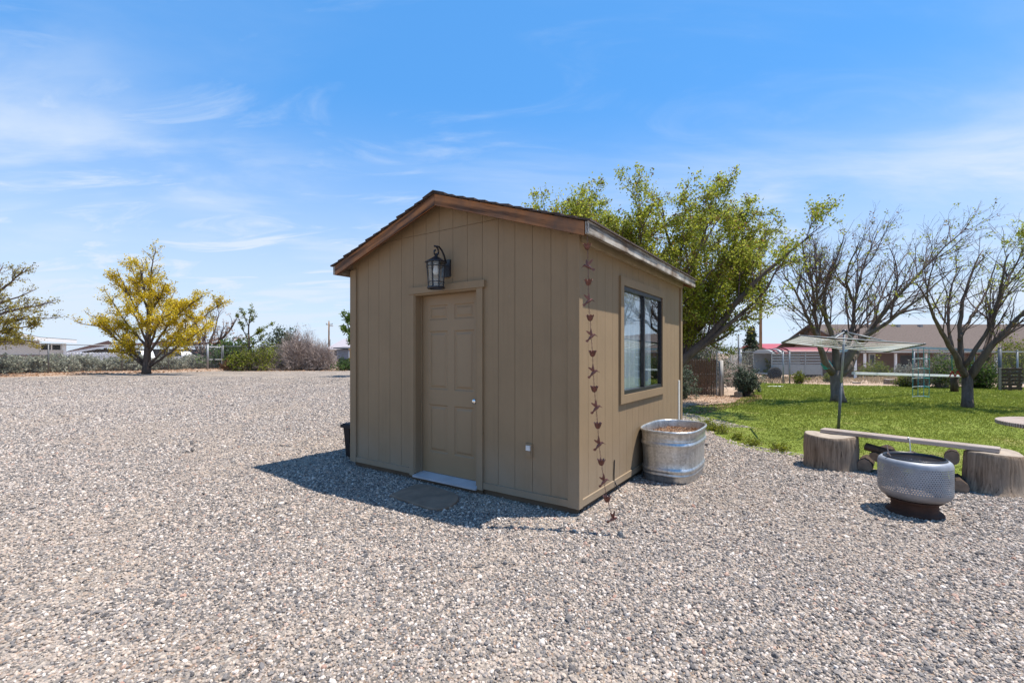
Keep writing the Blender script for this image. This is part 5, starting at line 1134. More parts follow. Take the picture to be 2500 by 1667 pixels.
shrub('twiggy_shrub', bp(2300,18.6), 'tall half-leafed shrub with pink-brown twigs by the beam post', 1.5, 1.55, 200, 3800, 0.035, 'leaf_green', 'dead', 78, tint=(0.6,0.22), spread=0.04, wr=0.006)
shrub('twiggy_shrub', bp(2248,18.8), 'bare twiggy shrub left of the half-leafed one by the lawn end', 1.3, 1.2, 200, 500, 0.03, 'leaf_sage', 'dead', 79, wr=0.006)
shrub('leafy_shrub', bp(2212,19.2), 'low round shrub at the end of the lawn left of the rope ladder', 0.95, 0.6, 70, 2200, 0.03, 'leaf_lime', 'twig', 80, tint=(0.35,0.2), spread=0.05)
shrub('leafy_shrub', bp(2385,18.5), 'dark leafy shrub behind the fork of the right-hand tree', 1.5, 1.35, 110, 5200, 0.04, 'leaf_green', 'twig', 81, tint=(0.42,0.22), spread=0.05)
shrub('leafy_shrub', bp(2480,22.0), 'green shrub over the pallet at the right edge', 2.2, 2.3, 110, 4200, 0.05, 'leaf_lime', 'twig', 82, tint=(0.5,0.22), spread=0.05)
shrub('house_shrub', bp(2142,33,-0.4), 'round olive-green shrub in front of the brown house', 2.3, 1.25, 60, 2400, 0.07, 'leaf_lime', 'twig', 83, tint=(0.4,0.2), spread=0.05)
shrub('house_shrub', bp(2125,36,-0.6), 'dry pinkish shrub in front of the brown house window', 1.6, 1.35, 120, 900, 0.05, 'leaf_litter', 'dead', 84)
shrub('house_shrub', bp(2215,26,-0.15), 'grey-green spreading shrub beyond the fence, behind the rope ladder', 1.6, 0.95, 60, 2400, 0.05, 'leaf_sage', 'twig', 85, tint=(0.3,0.2))
shrub('dark_shrub', bp(1828,30), 'dark scrub beyond the fence at the foot of the utility pole', 2.4, 1.9, 110, 2200, 0.06, 'leaf_sage', 'twig', 86, tint=(0.15,0.15))
shrub('green_shrub', bp(1873,27), 'thin bright green shrub between utility pole and trailer', 0.8, 1.5, 40, 1100, 0.05, 'leaf_lime', 'twig', 87, tint=(0.6,0.2))
def pine(px, Y, h, seed):
    rg = np.random.default_rng(seed); b0 = np.array(bp(px,Y,-.6)); t = thing('pine_tree', b0, 'small dark pine far off left of the right-hand utility pole', 'tree'); MB().tube([b0, b0+(0,0,h*.95)], [0.14,0.03], 7).build('trunk', M['bark'], t)
    tw = []
    for k in range(110):
        z = rg.uniform(0.12,0.98)*h; a = rg.uniform(0,6.28); L = (1-z/h)**0.8*h*0.30+0.1; tw.append(np.array([b0+(0,0,z), b0+(math.cos(a)*L*.6,math.sin(a)*L*.6,z+0.05), b0+(math.cos(a)*L,math.sin(a)*L,z-0.05)]))
    lf = MB(); leaves(rg, lf, tw, 5200, 0.11, 6, 0.12, (0.5,0.22)); lf.build('crown', M['leaf_dark'], t, att=True, fix=False)
pine(1834,52,5.0,91)
def reg_weeds(rg, n):
    px = rg.uniform(1760,2500,n); Y = rg.uniform(21.2,31,n); return (px-CX)/F*Y, Y
rg = np.random.default_rng(93); xw, yw = reg_weeds(rg, 14000); m = len(xw); hh = rg.uniform(0.05,0.26,m)*(0.4+0.6*(np.sin(xw*1.1)*np.sin(yw*.9+1) > 0))
ud = np.stack([rg.normal(0,.3,m), rg.normal(0,.3,m), np.ones(m)],1)*hh[:,None]*.5; sd_ = np.cross(ud, rand_unit(rg,m)); sd_ /= np.linalg.norm(sd_,axis=1)[:,None]
tag(MB().rhombs(np.stack([xw,yw,gz(xw,yw)],1)+ud*.9, ud, sd_*0.014, rg.random(m)).build('dry_weeds', M['dry_grass'], att=True, fix=False), 'straw-coloured dry weeds beyond the right-hand fence', 'dry grass', kind='stuff')

for k, (px, y, w_, h_, where) in enumerate(((1742,1052,.22,.16,'just right of the stock tank rim'),(1768,1058,.30,.20,'second from the stock tank'),(1722,1040,.25,.14,'nearest behind the stock tank'),(1800,1074,.18,.10,'smallest, midway from tank to bench'),(1842,1086,.24,.12,'two steps left of the left stump'),(1905,1100,.28,.12,'nearest the left stump of the bench'))):
    q = G(px, y); shrub('weed_clump', tuple(q), 'green weed clump on the gravel edge, '+where, w_*1.5, h_, 16, 420, 0.016, 'leaf_lime', 'twig', 110+k, 'weeds along the gravel edge', 'weed', tint=(0.7,0.2), spread=0.06, clump=4, wr=0.003)
# ------------------------------------------------------------------ fences
def chain_fence(name, A, B, h, posts, label, sp, wr, pr=0.03, rail=True, base=None, group='chain-link fences'):
    A = np.array(A, float); B = np.array(B, float); L = np.linalg.norm(B-A); d = (B-A)/L; gA, gB = float(gz(*A)), float(gz(*B)); t = thing(name, (A[0],A[1],gA), label, 'fence', group)
    pt = lambda s_, z: np.array((A[0]+d[0]*s_, A[1]+d[1]*s_, gA+(gB-gA)*s_/L+z))
    w = MB(); V = []; E = []
    for k in np.arange(-h, L, sp):
        for s0, s1 in ((k, k+h), (k+h, k)):
            z0, z1 = 0.04, h-0.02; a, c = s0, s1; tt = [0,1]
            if a != c:
                lo = [(0-a)/(c-a), (L-a)/(c-a)]; lo.sort(); tt = [max(0,lo[0]), min(1,lo[1])]
            if tt[1]-tt[0] < 0.01: continue
            w.tube([pt(a+(c-a)*q, z0+(z1-z0)*q) for q in tt], wr, 3, caps=False)
    tag(w.build('chain_mesh', M['galv_pipe'], t, fix=False), kind='stuff')
    if rail: MB().tube([pt(0,h), pt(L,h)], pr*.62, 8).build('top_rail', M['galv_pipe'], t, smooth=True)
    for s_, hp, rp, mt in posts: MB().tube([pt(s_,0), pt(s_,hp)], rp, 10).lathe([(rp*1.15,0),(rp*1.1,0.03),(0,0.05)], pt(s_,hp), 10).build('post', M[mt], t, smooth=True)
    return t, pt
Ls = lambda px: np.linalg.norm(fence_at(px)-fence_at(-160))
chain_fence('chain_link_fence', fence_at(-160), fence_at(545), 2.03, [(Ls(-60),2.06,.03,'dark_pipe'),(Ls(118),2.06,.045,'dark_pipe'),(Ls(298),2.06,.045,'dark_pipe'),(Ls(411),2.06,.04,'dark_pipe'),(Ls(507),2.2,.085,'galv_pipe'),(Ls(544),2.15,.07,'dark_pipe')],
    'tall chain-link fence along the far left side of the gravel', 0.17, 0.0032, 0.05)
g0, g1 = fence_at(511), fence_at(541); gt = thing('fence_gate', (g0[0],g0[1],0), 'narrow chain-link gate frame between two posts right of the golden tree', 'gate')
MB().tube([(*g0,0.85),(*g1,0.85)], .03, 6).tube([(*g0,1.95),(*g1,1.95)], .03, 6).tube([(*g1,0.1),(*g1,1.98)], .03, 6).build('gate_frame', M['galv_pipe'], gt)
g2_ = np.array(bp(690,41.5))[:2]
chain_fence('chain_link_fence', fence_at(546), g2_, 2.03, [(3.0,2.06,.04,'dark_pipe')], 'chain-link fence running on from the gate behind the yellow-green shrub', 0.17, 0.0032, 0.05)
RA, RB_ = np.array((11.05,22.0)), np.array((21.9,18.0)); Lr = np.linalg.norm(RB_-RA)
def rs(px):
    d = (RB_-RA)/Lr; q = (px-CX)/F; return (q*RA[1]-RA[0])/(d[0]-q*d[1])
chain_fence('chain_link_fence', RA, RB_, 1.47, [(0.0,1.62,.06,'galv_pipe'),(rs(1912),1.5,.035,'galv_pipe'),(rs(1928),1.5,.03,'galv_pipe'),(rs(2052),1.5,.03,'galv_pipe'),(rs(2232),1.5,.03,'galv_pipe'),(rs(2441),1.62,.06,'dark_pipe'),(rs(2484),1.5,.03,'galv_pipe')],
    'waist-high chain-link fence across the end of the lawn', 0.095, 0.0022, 0.036)
chain_fence('chain_link_fence', (11.0,22.1), bp(1772,40)[:2], 1.75, [(0.02,2.3,.035,'dark_pipe'),(9.0,1.9,.035,'galv_pipe')], 'taller chain-link fence running away beside the utility pole', 0.14, 0.0024, 0.036)
sf = thing('slatted_fence', bp(1668,15.35), 'low fence of narrow brown upright slats behind the shed', 'fence')
sA, sB = np.array(bp(1640,15.4)), np.array(bp(1752,15.1)); ns = 27
for k in range(ns):
    q = sA+(sB-sA)*(k+.5)/ns; MB().box(q-(0.021,0.008,-0.03), q+(0.021,0.008,1.22+0.02*((k*7)%3-1))).build('slat', M['slat'], sf)
for z in (0.25,0.72,1.18): MB().tube([sA+(0,0.03,z), sB+(0,0.03,z)], 0.016, 6).build('rail', M['galv_pipe'], sf)
pb = np.array(bp(1760,15.02)); wp = thing('fence_post', pb, 'thick grey weathered wooden post at the end of the brown slatted fence', 'fence post')
MB().tube([pb, pb+(0.01,0,0.6), pb+(0.0,0,1.18)], [0.088,0.082,0.078], 12).build('post', M['post_wood'], wp, smooth=True)
MB().tube([pb+(-0.11,0.05,0), pb+(-0.105,0.05,1.75)], 0.022, 8).build('pipe', M['galv_pipe'], wp)
pst = np.array(bp(1802,14.7)); stump('tree_stump', pst[:2], 0.105, 0.17, 12, 'small low cut stump in the dead leaves left of the lawn', 0.15, 1.2, 0.0)
q = G(1893,944); tag(MB().bevbox(q+(-.33,-.07,0), q+(.30,.07,0.03), 0.012).build('white_slab', M['white_paint'], at=q), 'small white slab lying flat in the grass before the trailer', 'slab')
for k, (px, y, w, h, lab) in enumerate(((2172,937,.19,.22,'squat brown log chunk on the dirt beyond the lawn'),(2092,936,.14,.06,'flat dark piece of wood on the dirt right of the forked tree'))):
    q = G(px,y); stump('log_chunk', q[:2], w, h, 60+k, lab, 0.05, 1.3, .3, 'log chunk')
rgk = np.random.default_rng(44)

# ------------------------------------------------------------------ play things on the lawn, clothes dryer, pallet
P1, P2 = G(2330,957), np.array(bp(2233,17.6))
for q, h, r, lab in ((P1,0.56,.115,'dark short log post under the right end of the white beam'),(P2,0.62,.07,'thin dark post under the white beam behind the rope ladder')):
    t = thing('log_post', q, lab, 'post', 'posts under the white beam'); MB().tube([q, q+(0,0,h*.5), q+(.01,0,h)], [r*1.05,r,r*.97], 12).build('post', M['log_bark'], t, smooth=True)
tag(beam('balance_beam', M['white_paint'], P(2083,911,13.5), P(2352,918,16.75), 0.09, 0.075, None), 'long white beam level above the lawn between the forked tree and a log post', 'beam')
stp = [P(2041,858,13.25), P(2120,850,13.1), P(2230,848.5,12.75), P(2345,853,12.15), P(2410,857,11.75)]
def ribbon(mb, pts, hw):
    p = np.array(pts); n = len(p); o = np.array((0,.004,0)); z = np.array((0,0,hw)); V = np.concatenate([p-z-o, p+z-o, p-z+o, p+z+o])
    return mb.add(V, [f for i in range(n-1) for f in ((i,i+1,n+i+1,n+i),(2*n+i+1,2*n+i,3*n+i,3*n+i+1),(n+i,n+i+1,3*n+i+1,3*n+i),(i+1,i,2*n+i,2*n+i+1))])
tag(ribbon(MB(), stp, 0.034).build('slackline', M['strap'], at=stp[2]), 'pale blue strap stretched at head height between the two half bare trees', 'strap')
lad = thing('rope_ladder', P(2248,968,12.6), 'teal and white rope ladder hanging from the strap over the lawn', 'rope ladder')
cols = [(2228,12.9),(2241,12.45),(2255,12.4),(2268,12.8)]
for px, Y in cols:
    top = P(px+0,849,Y); MB().tube([top, P(px+1,905,Y), P(px,966,Y)], 0.008, 5).build('rope', M['teal'], lad)
for rows in (875,899,922,943,967):
    for a, c in zip(cols[:-1], cols[1:]):
        MB().tube([P(a[0],rows+1.5*(a[1] > 12.6),a[1]), P(c[0],rows+1.5*(c[1] > 12.6),c[1])], 0.014, 6).build('rung', M['white_paint'] if a[0] != 2255 else M['teal'], lad)
for k, px in enumerate((2325,2338.5)):
    t = thing('trapeze_ring', P(px,912,12.25), ('left' if k == 0 else 'right')+' one of two red triangle handles hanging beside the right-hand tree', 'swing handle', 'red triangle handles')
    MB().tube([P(px,905,12.25), P(px-6.5,919,12.25), P(px+6.5,919,12.25), P(px,905,12.25)], 0.016, 7).build('handle', M['red_paint'], t)
    MB().tube([P(px,852,12.25), P(px-1,880,12.25), P(px,905,12.25)], 0.010, 5).build('rope', M['teal'], t)
t = thing('disc_swing', P(2379,892,11.95), 'green plastic disc swing hanging behind the fork of the right-hand tree', 'swing')
MB().lathe([(0.0,-0.025),(0.05,-0.02),(0.062,0.0),(0.05,0.02),(0.02,0.03),(0.0,0.03)], P(2379,892,11.95), 16).build('seat', M['green_plastic'], t, smooth=True)
MB().tube([P(2379,854,11.95), P(2379,891,11.95)], 0.009, 5).build('rope', M['strap'], t)
def wrap(name, a, c, r, mat, label):
    return tag(MB().tube([np.array(a), (np.array(a)+np.array(c))/2, np.array(c)], r, 14).build(name, M[mat], at=a), label, 'strap')
wrap('limb_strap', P(2022,897,13.25), P(2014,884,13.25), 0.125, 'teal', 'teal cloth strap wrapped round the left limb of the forked tree')
wrap('limb_strap', P(2402,880,11.8), P(2407,870,11.78), 0.098, 'black_metal', 'black strap wrapped round the right limb of the right-hand tree')
# clothes dryer
cb0 = G(2046,1060); ct = P(2062,807,cb0[1]-0.15); cl = thing('clothes_dryer', cb0, 'folding outdoor clothes dryer on a thin grey pole with white lines', 'clothes dryer')
MB().tube([cb0, cb0+(ct-cb0)*.5], 0.024, 10).build('ground_tube', M['dark_pipe'], cl, smooth=True)
MB().tube([cb0+(ct-cb0)*.45, ct], 0.0195, 10).build('pole', M['galv_pipe'], cl, smooth=True)
MB().lathe([(0.03,-0.05),(0.045,-0.03),(0.045,0.0),(0.02,0.02),(0.0,0.022)], ct, 14).build('hub', M['black_metal'], cl, smooth=True)
qa, qb, qc, qd = P(1910,836,8.55), P(1951,819,7.35), P(2256,840,7.55), P(2166,858,8.75)
for a, c in ((qa,qb),(qc,qd)): MB().tube([a+(a-c)*.02, c+(c-a)*.02], 0.018, 8).build('end_bar', M['dark_pipe'], cl, smooth=True)
hb = ct-(0,0,0.02)
for a, c, f in ((qa,qd,.28),(qb,qc,.28),(qd,qa,.20),(qc,qb,.30)): MB().tube([hb, a+(c-a)*f], 0.012, 7).build('arm', M['galv_pipe'], cl, smooth=True)
for a, c in ((qb,qc),(qa,qd)): MB().tube([a, c], 0.010, 7).build('side_rail', M['galv_pipe'], cl, smooth=True)
for k in range(1, 15):
    f = k/15.0; a, c = qa+(qb-qa)*f, qd+(qc-qd)*f; m = (a+c)/2-(0,0,0.02+0.012*(k % 3)); MB().tube([a,(a+m)/2-(0,0,.006),m,(m+c)/2-(0,0,.006),c], 0.0036, 5).build('line', M['white_line'], cl)
px0 = np.array(bp(2445,17.25)); pal = thing('wooden_pallet', px0, 'dark wooden pallet standing on edge against the fence post at the right edge', 'pallet')
for k in range(6):
    z = 0.04+k*0.142; MB().bevbox(px0+(0,-0.02,z), px0+(0.78,0.0,z+0.098), 0.004).build('board', M['log_bark'], pal)
    MB().bevbox(px0+(0,0.11,z), px0+(0.78,0.13,z+0.098), 0.004).build('board', M['log_bark'], pal)
for x in (0.0,0.37,0.74): MB().bevbox(px0+(x,0.001,0.0), px0+(x+0.04,0.109,0.86), 0.004).build('stringer', M['plank'], pal)

# ------------------------------------------------------------------ trailer, utility poles
TY = 25.0; tl = thing('stock_trailer', bp(1940,TY), 'grey slatted livestock trailer with a dark red rounded top behind the fence', 'trailer')
x0, x1 = (1884-CX)/F*TY, (2006-CX)/F*TY; xm = (1926-CX)/F*TY; g = -0.05
for a, c in ((x0,xm-.03),(xm+.03,x1)):
    MB().bevbox((a,TY,g+0.30), (c,TY+.03,g+0.86), .01).build('side_panel', M['trailer_grey'], tl)
    for k in range(4): MB().bevbox((a,TY,g+0.90+k*.155), (c,TY+.03,g+0.985+k*.155), .008).build('side_slat', M['trailer_grey'], tl)
for x in (x0,xm,(xm+x1)/2,x1): MB().bevbox((x-.03,TY-.02,g+0.25), (x+.03,TY-.001,g+1.55), .006).build('upright', M['trailer_grey'], tl)
MB().box((x0,TY+.031,g+.28),(x1,TY+1.9,g+.34)).box((x0,TY+1.88,g+.34),(x1,TY+1.92,g+1.5)).build('body', M['trailer_grey'], tl)
def arch(xa, xb, zc, h, nm, mt):
    aa = np.linspace(0, math.pi, 13); prof = [(TY+0.95-1.0*math.cos(t), zc+h*math.sin(t)) for t in aa]; V = [(xa,y,z) for y, z in prof]+[(xb,y,z) for y, z in prof]; n = 13
    return MB().add(V, [(i,i+1,n+i+1,n+i) for i in range(n-1)]+[list(range(n))[::-1], list(range(n,2*n))]).build(nm, M[mt], tl, smooth=False)
arch(xm+.02, x1+.75, g+1.50, 0.30, 'roof', 'trailer_red')
for k in range(4): arch(x0+k*.235, x0+k*.235+(.12 if k < 3 else .2), g+1.45, 0.24+.02*k, 'nose_band', 'trailer_grey' if k % 2 == 0 else 'trailer_red')
def wheel(par, c, r, w=0.2, ax=(0,1,0)):
    wq = MB().lathe([(r*.55,-w/2),(r*.93,-w/2),(r,-w*.35),(r,w*.35),(r*.93,w/2),(r*.55,w/2)], c, 24, ax).build('wheel', M['tyre'], par, smooth=True)
    MB().lathe([(0.0,-w*.38),(r*.25,-w*.42),(r*.55,-w*.40),(r*.56,w*.3)], c, 20, ax).build('rim', M['galv_pipe'], wq, smooth=True)
wheel(tl, np.array((x0+.10,TY-.12,g+.36)), 0.36); wheel(tl, np.array((x1-.55,TY+.15,g+.33)), 0.33)
t = thing('utility_pole', bp(1857,50,-.8), 'brown wooden utility pole with a transformer right of the shed', 'utility pole')
q = np.array(bp(1857,50,0)); MB().tube([q+(0,0,-1.0), q+(0,0,6), q+(0,0,11.8)], [0.16,0.14,0.11], 12).build('pole', M['pole_wood'], t, smooth=True)
MB().lathe([(0.0,-.45),(0.2,-.45),(0.22,-.4),(0.22,.4),(0.19,.46),(0,.47)], q+(-.42,0,1.42+(862-735)/F*50), 16).build('transformer', M['dark_pipe'], t, smooth=True)
MB().box(q+(-1.1,-.06,10.9), q+(1.1,.06,11.02)).build('crossarm', M['pole_wood'], t)
def wirep(pts, r, par): MB().tube(pts, r, 4).build('wire', M['black_metal'], par)
wirep([P(1860,746,50),P(1910,772,44),P(1965,796,36),P(2060,824,30)], 0.012, t)
wirep([P(1862,704,50),P(1900,755,42),P(1940,818,34)], 0.010, t)
wirep([q+(-1.0,0,11.05), q+(-20,20,10.2), q+(-60,60,11.0)], 0.015, t)
t = thing('utility_pole', bp(803,105), 'distant utility pole with a crossarm over the dry brush', 'utility pole')
q = np.array(bp(803,105)); MB().tube([q, q+(0,0,8.7)], [0.2,0.15], 10).build('pole', M['pole_wood'], t, smooth=True)
MB().box(q+(-.65,-.08,7.95), q+(.8,.08,8.1)).box(q+(.0,-.08,7.6), q+(.95,.08,7.72)).build('crossarm', M['pole_wood'], t)
for k, x in enumerate((-.6,.0,.75)): MB().lathe([(.05,0),(.08,.1),(.05,.2),(.0,.3)], q+(x,0,8.1 if k != 1 else 8.7), 8).build('insulator', M['dark_pipe'], t)
MB().tube([q+(.3,0,0), q+(.3,0,4.6)], .07, 6).build('riser', M['galv_pipe'], t)

# ------------------------------------------------------------------ houses
def quadp(mb, a, b_, c, d, th):                      # slab from four top corners
    n_ = nrm(np.cross(np.array(b_)-a, np.array(d)-a))*th; return mb.hexa([np.array(a)-n_,np.array(b_)-n_,np.array(c)-n_,np.array(d)-n_,a,b_,c,d])
def window_unit(par, x0_, x1_, y, z0_, z1_, frame='white_paint', mull=0):
    fr = MB(); f = 0.07
    for a, c, e, h in ((x0_,x1_,z0_,z0_+f),(x0_,x1_,z1_-f,z1_),(x0_,x0_+f,z0_+f,z1_-f),(x1_-f,x1_,z0_+f,z1_-f)): fr.box((a,y-.05,e),(c,y+.05,h))
    for k in range(mull): xx = x0_+(x1_-x0_)*(k+1)/(mull+1); fr.box((xx-.03,y-.045,z0_+f),(xx+.03,y+.045,z1_-f))
    w = fr.build('window', M[frame], par); MB().box((x0_+f,y-.01,z0_+f),(x1_-f,y+.01,z1_-f)).build('pane', M['car_glass'], w); return w
# brown house at right
h = thing('brown_house', bp(2300,45,-1.0), 'long brown house with a big grey-brown shingle roof beyond the right-hand fence', 'house')
hx0, hx1, hy, gr = 33.0, 76.0, 45.5, -1.0
MB().box((hx0+.6,hy,gr),(hx1,hy+9.5,1.68)).build('wall', M['brown_wall'], h)
rz, ez = 4.62, 1.66; ym = hy+5.2
rf = quadp(MB(), (hx0,hy-2.4,ez),(hx1,hy-2.4,ez),(hx1,ym,rz),(hx0,ym,rz), .14); quadp(rf, (hx0,ym,rz),(hx1,ym,rz),(hx1,hy+12.4,ez),(hx0,hy+12.4,ez), .14)
roof = rf.build('roof', M['roof_grey'], h)
MB().prism([(hx0+.62,hy,1.68),(hx0+.62,hy+9.5,1.68),(hx0+.62,ym,rz-.25)], (0.2,0,0)).build('gable', M['brown_wall'], h)
MB().box((hx0,hy-2.47,ez-.26),(hx1,hy-2.40,ez-.03)).build('fascia_board', M['trailer_red'] if False else M['brick'], h)
for px in (2145,2192,2246): x = (px-CX)/F*50; MB().box((x-.14,ym-.9,rz-.55),(x+.14,ym-.5,rz-.1)).build('roof_vent', M['galv_pipe'], roof)
for px in (2088,2111,2186,2260,2431): x = (px-CX)/F*43.4; MB().box((x-.08,43.3,gr),(x+.08,43.46,ez-.2)).build('porch_post', M['white_paint'], h)
window_unit(h, (2122-CX)/F*45.4, (2137-CX)/F*45.4, hy-.06, 0.05, 1.35, mull=0); window_unit(h, (2290-CX)/F*45.4, (2345-CX)/F*45.4, hy-.06, 0.05, 1.35, mull=1)
MB().box(((2200-CX)/F*45.4,hy-.03,gr),((2240-CX)/F*45.4,hy-.005,1.2)).build('door', M['dark_wall'], h)
# red-roofed barn
h = thing('red_roofed_barn', bp(1960,60,-1.0), 'low barn with a red metal roof behind the livestock trailer', 'barn')
a0, a1 = (1873-CX)/F*60, (2075-CX)/F*60
MB().box((a0+.4,60.5,-1.0),(a1,68,1.9)).build('wall', M['offwhite'], h)
quadp(quadp(MB(), (a0,59.8,1.95),(a1,59.8,1.95),(a1,64.2,2.75),(a0,64.2,2.75), .1), (a0,64.2,2.75),(a1,64.2,2.75),(a1,68.8,1.95),(a0,68.8,1.95), .1).build('roof', M['red_roof'], h)
# white house at left, standing square to the yard's corner
h = thing('white_house', bp(80,44), 'low white house with a sloping white-edged roof at the far left', 'house')
hc = np.array((-45.3,46.0)); he = np.array((-0.64,-0.768)); hn = np.array((-0.768,0.64))
def hu(px): q = (px-CX)/F; return (q*hc[1]-hc[0])/(he[0]-q*he[1])
def hz(px, y): return H-(y-HY)/F*(hc[1]+hu(px)*he[1])
def hp(px, v, z): a = hc+he*hu(px)+hn*v; return np.array((a[0],a[1],z))
def hbox(mb, p0, p1, v0, v1, z0, z1): return mb.hexa([hp(p1,v0,z0),hp(p0,v0,z0),hp(p0,v1,z0),hp(p1,v1,z0),hp(p1,v0,z1),hp(p0,v0,z1),hp(p0,v1,z1),hp(p1,v1,z1)])
zt, zm, zq = hz(130,838), hz(130,866), hz(130,854)
hbox(MB(), 157,-200,0,7,0,zm).build('base_wall', M['brick'], h)
hbox(MB(), 97,-200,.05,7,zm+.002,zt+.25).build('wall', M['offwhite'], h)
hbox(MB(), 156,97.3,.9,7,zm+.002,zt).build('porch_wall', M['dark_wall'], h)
hbox(MB(), 157,97.3,.0,.2,zm+.002,zq).build('parapet', M['offwhite'], h)
for px in (99,126,152): hbox(MB(), px+1.6,px-1.6,.02,.16,zq+.001,zt).build('porch_post', M['white_paint'], h)
hbox(MB(), 161,154,-.25,-.01,0,zt).build('pillar', M['white_paint'], h)
fr = MB(); hbox(fr, 154,150,.80,.88,zq,zt-.02); hbox(fr, 130,126,.80,.88,zq,zt-.02); hbox(fr, 149.8,130.2,.80,.88,zt-.1,zt-.02)
wq_ = fr.build('window', M['white_paint'], h); hbox(MB(), 149.8,130.2,.83,.86,zq,zt-.1).build('pane', M['car_glass'], wq_)
T_ = [(-200,785),(45,812.5),(95,823),(184,829.5)]
rf = MB(); fsc = MB()
for (a, ya), (c, yc) in zip(T_[:-1], T_[1:]):
    za, zc = hz(a,ya), hz(c,yc)
    rf.hexa([hp(a,-.9,za-.1),hp(c,-.9,zc-.1),hp(c,8,zc-.1),hp(a,8,za-.1),hp(a,-.9,za),hp(c,-.9,zc),hp(c,8,zc),hp(a,8,za)])
    fsc.hexa([hp(a,-.98,za-.40),hp(c,-.98,zc-.36),hp(c,-.905,zc-.36),hp(a,-.905,za-.40),hp(a,-.98,za-.05),hp(c,-.98,zc-.05),hp(c,-.905,zc-.05),hp(a,-.905,za-.05)])
rf.build('roof', M['dark_wall'], h); fsc.build('fascia_board', M['white_paint'], h)
# brown-roofed house
Yb = 60.0; h = thing('dark_roofed_house', bp(300,Yb), 'dark house with a low brown roof behind the golden tree', 'house')
wx = lambda px, Y=Yb: (px-CX)/F*Y; wz = lambda y, Y=Yb: H-(y-HY)/F*Y
MB().box((wx(200),Yb,0),(wx(420),Yb+9,wz(852))).build('wall', M['dark_wall'], h)
quadp(MB(), (wx(168),Yb-1,wz(861)),(wx(292),Yb-1,wz(841)),(wx(265,66),66,wz(831,66)),(wx(205,66),66,wz(849,66)), .15).hexa([(wx(292),Yb-1,wz(843)),(wx(430),Yb-1,wz(846)),(wx(430),Yb+9,wz(836)),(wx(292),Yb+9,wz(833)),(wx(292),Yb-1,wz(841)),(wx(430),Yb-1,wz(844)),(wx(430),Yb+9,wz(832)),(wx(292),Yb+9,wz(829))]).build('roof', M['roof_brown'], h)
ax_, bx_ = np.array((wx(168),Yb-1.06,wz(861.5))), np.array((wx(292),Yb-1.06,wz(841.5)))
MB().hexa([ax_-(0,.05,.28),bx_-(0,.05,.28),bx_-(0,-.03,.28),ax_-(0,-.03,.28),ax_-(0,.05,.02),bx_-(0,.05,.02),bx_-(0,-.03,.02),ax_-(0,-.03,.02)]).build('fascia_board', M['white_paint'], h)
for px in (222,252): MB().box((wx(px)-.12,Yb+2,wz(852)),(wx(px)+.12,Yb+2.3,wz(845))).build('roof_vent', M['galv_pipe'], h)
Yc = 62.0; h = thing('brown_roofed_shed', bp(450,Yc), 'long low shed with a brown roof behind the leafless tree', 'shed')
wx = lambda px, Y=Yc: (px-CX)/F*Y; wz = lambda y, Y=Yc: H-(y-HY)/F*Y
MB().box((wx(405),Yc,0),(wx(480),Yc+5,wz(863))).build('wall', M['dark_wall'], h); quadp(MB(), (wx(395),Yc-.6,wz(860)),(wx(487),Yc-.6,wz(866)),(wx(487),Yc+5.5,wz(855)),(wx(395),Yc+5.5,wz(853)), .12).build('roof', M['roof_brown'], h)
MB().box((wx(410),Yc-.08,wz(880)),(wx(470),Yc-.01,wz(866.5))).build('door', M['dark_wall'], h)
# white panel fence and vehicles beyond the left fence
Yf = 44.5; h = thing('white_fence', bp(160,Yf), 'white panel fence with a scalloped top beyond the sagebrush', 'fence')
xa, xb = (158-CX)/F*Yf, (318-CX)/F*Yf; npn = 20; wd_ = (xb-xa)/npn
for k in range(npn):
    a = xa+k*wd_; MB().prism([(a+.01,Yf,0.75),(a+wd_-.01,Yf,0.75),(a+wd_-.01,Yf,1.40),(a+wd_*.75,Yf,1.47),(a+wd_*.5,Yf,1.49),(a+wd_*.25,Yf,1.47),(a+.01,Yf,1.40)], (0,.04,0)).build('panel', M['white_paint'], h)
for k in range(0, npn+1, 4): MB().box((xa+k*wd_-.06,Yf+.05,0),(xa+k*wd_+.06,Yf+.15,1.5)).build('post', M['white_paint'], h)
def vehicle(name, px0_, px1_, Y, label, cat, body, roofz, cabin, stripe=None, flip=False):
    a, c = (px0_-CX)/F*Y, (px1_-CX)/F*Y; L = c-a; t = thing(name, ((a+c)/2,Y,0), label, cat); X = lambda f: a+L*(1-f if flip else f)
    prof = [(0,0.45),(1,0.45),(1,0.88),(0.97,0.98)]+cabin+[(0.02,0.98),(0,0.86)]
    MB().prism([(X(f),Y,z) for f, z in prof], (0,1.75,0)).build('body', M[body], t)
    cab = cabin; xs2 = [f for f, z in cab]; MB().box((min(X(min(xs2)+.05),X(max(xs2)-.05)),Y-.012,1.05),(max(X(min(xs2)+.05),X(max(xs2)-.05)),Y-.001,roofz-.12)).build('side_window', M['car_glass'], t)
    if stripe: MB().box((a+.05,Y-.012,.62),(c-.05,Y-.002,.80)).build('stripe', M[stripe], t)
    for f in (.2,.8): wheel(t, np.array((X(f),Y+.05,.34)), .34)
    return t
vehicle('white_van', 290, 352, 50, 'white van with a dark red stripe behind the golden tree', 'van', 'white_paint', 1.75, [(0.93,1.02),(0.84,1.70),(0.08,1.75),(0.02,1.6)], 'red_paint')
vehicle('blue_car', 262, 292, 52, 'blue car beyond the white panel fence', 'car', 'blue_grey', 1.45, [(0.80,1.0),(0.66,1.45),(0.30,1.45),(0.14,1.02)])
vehicle('white_pickup', 403, 446, 52, 'white pickup truck beyond the fence right of the golden tree', 'truck', 'white_paint', 1.62, [(0.96,1.02),(0.90,1.62),(0.50,1.62),(0.44,1.02)])
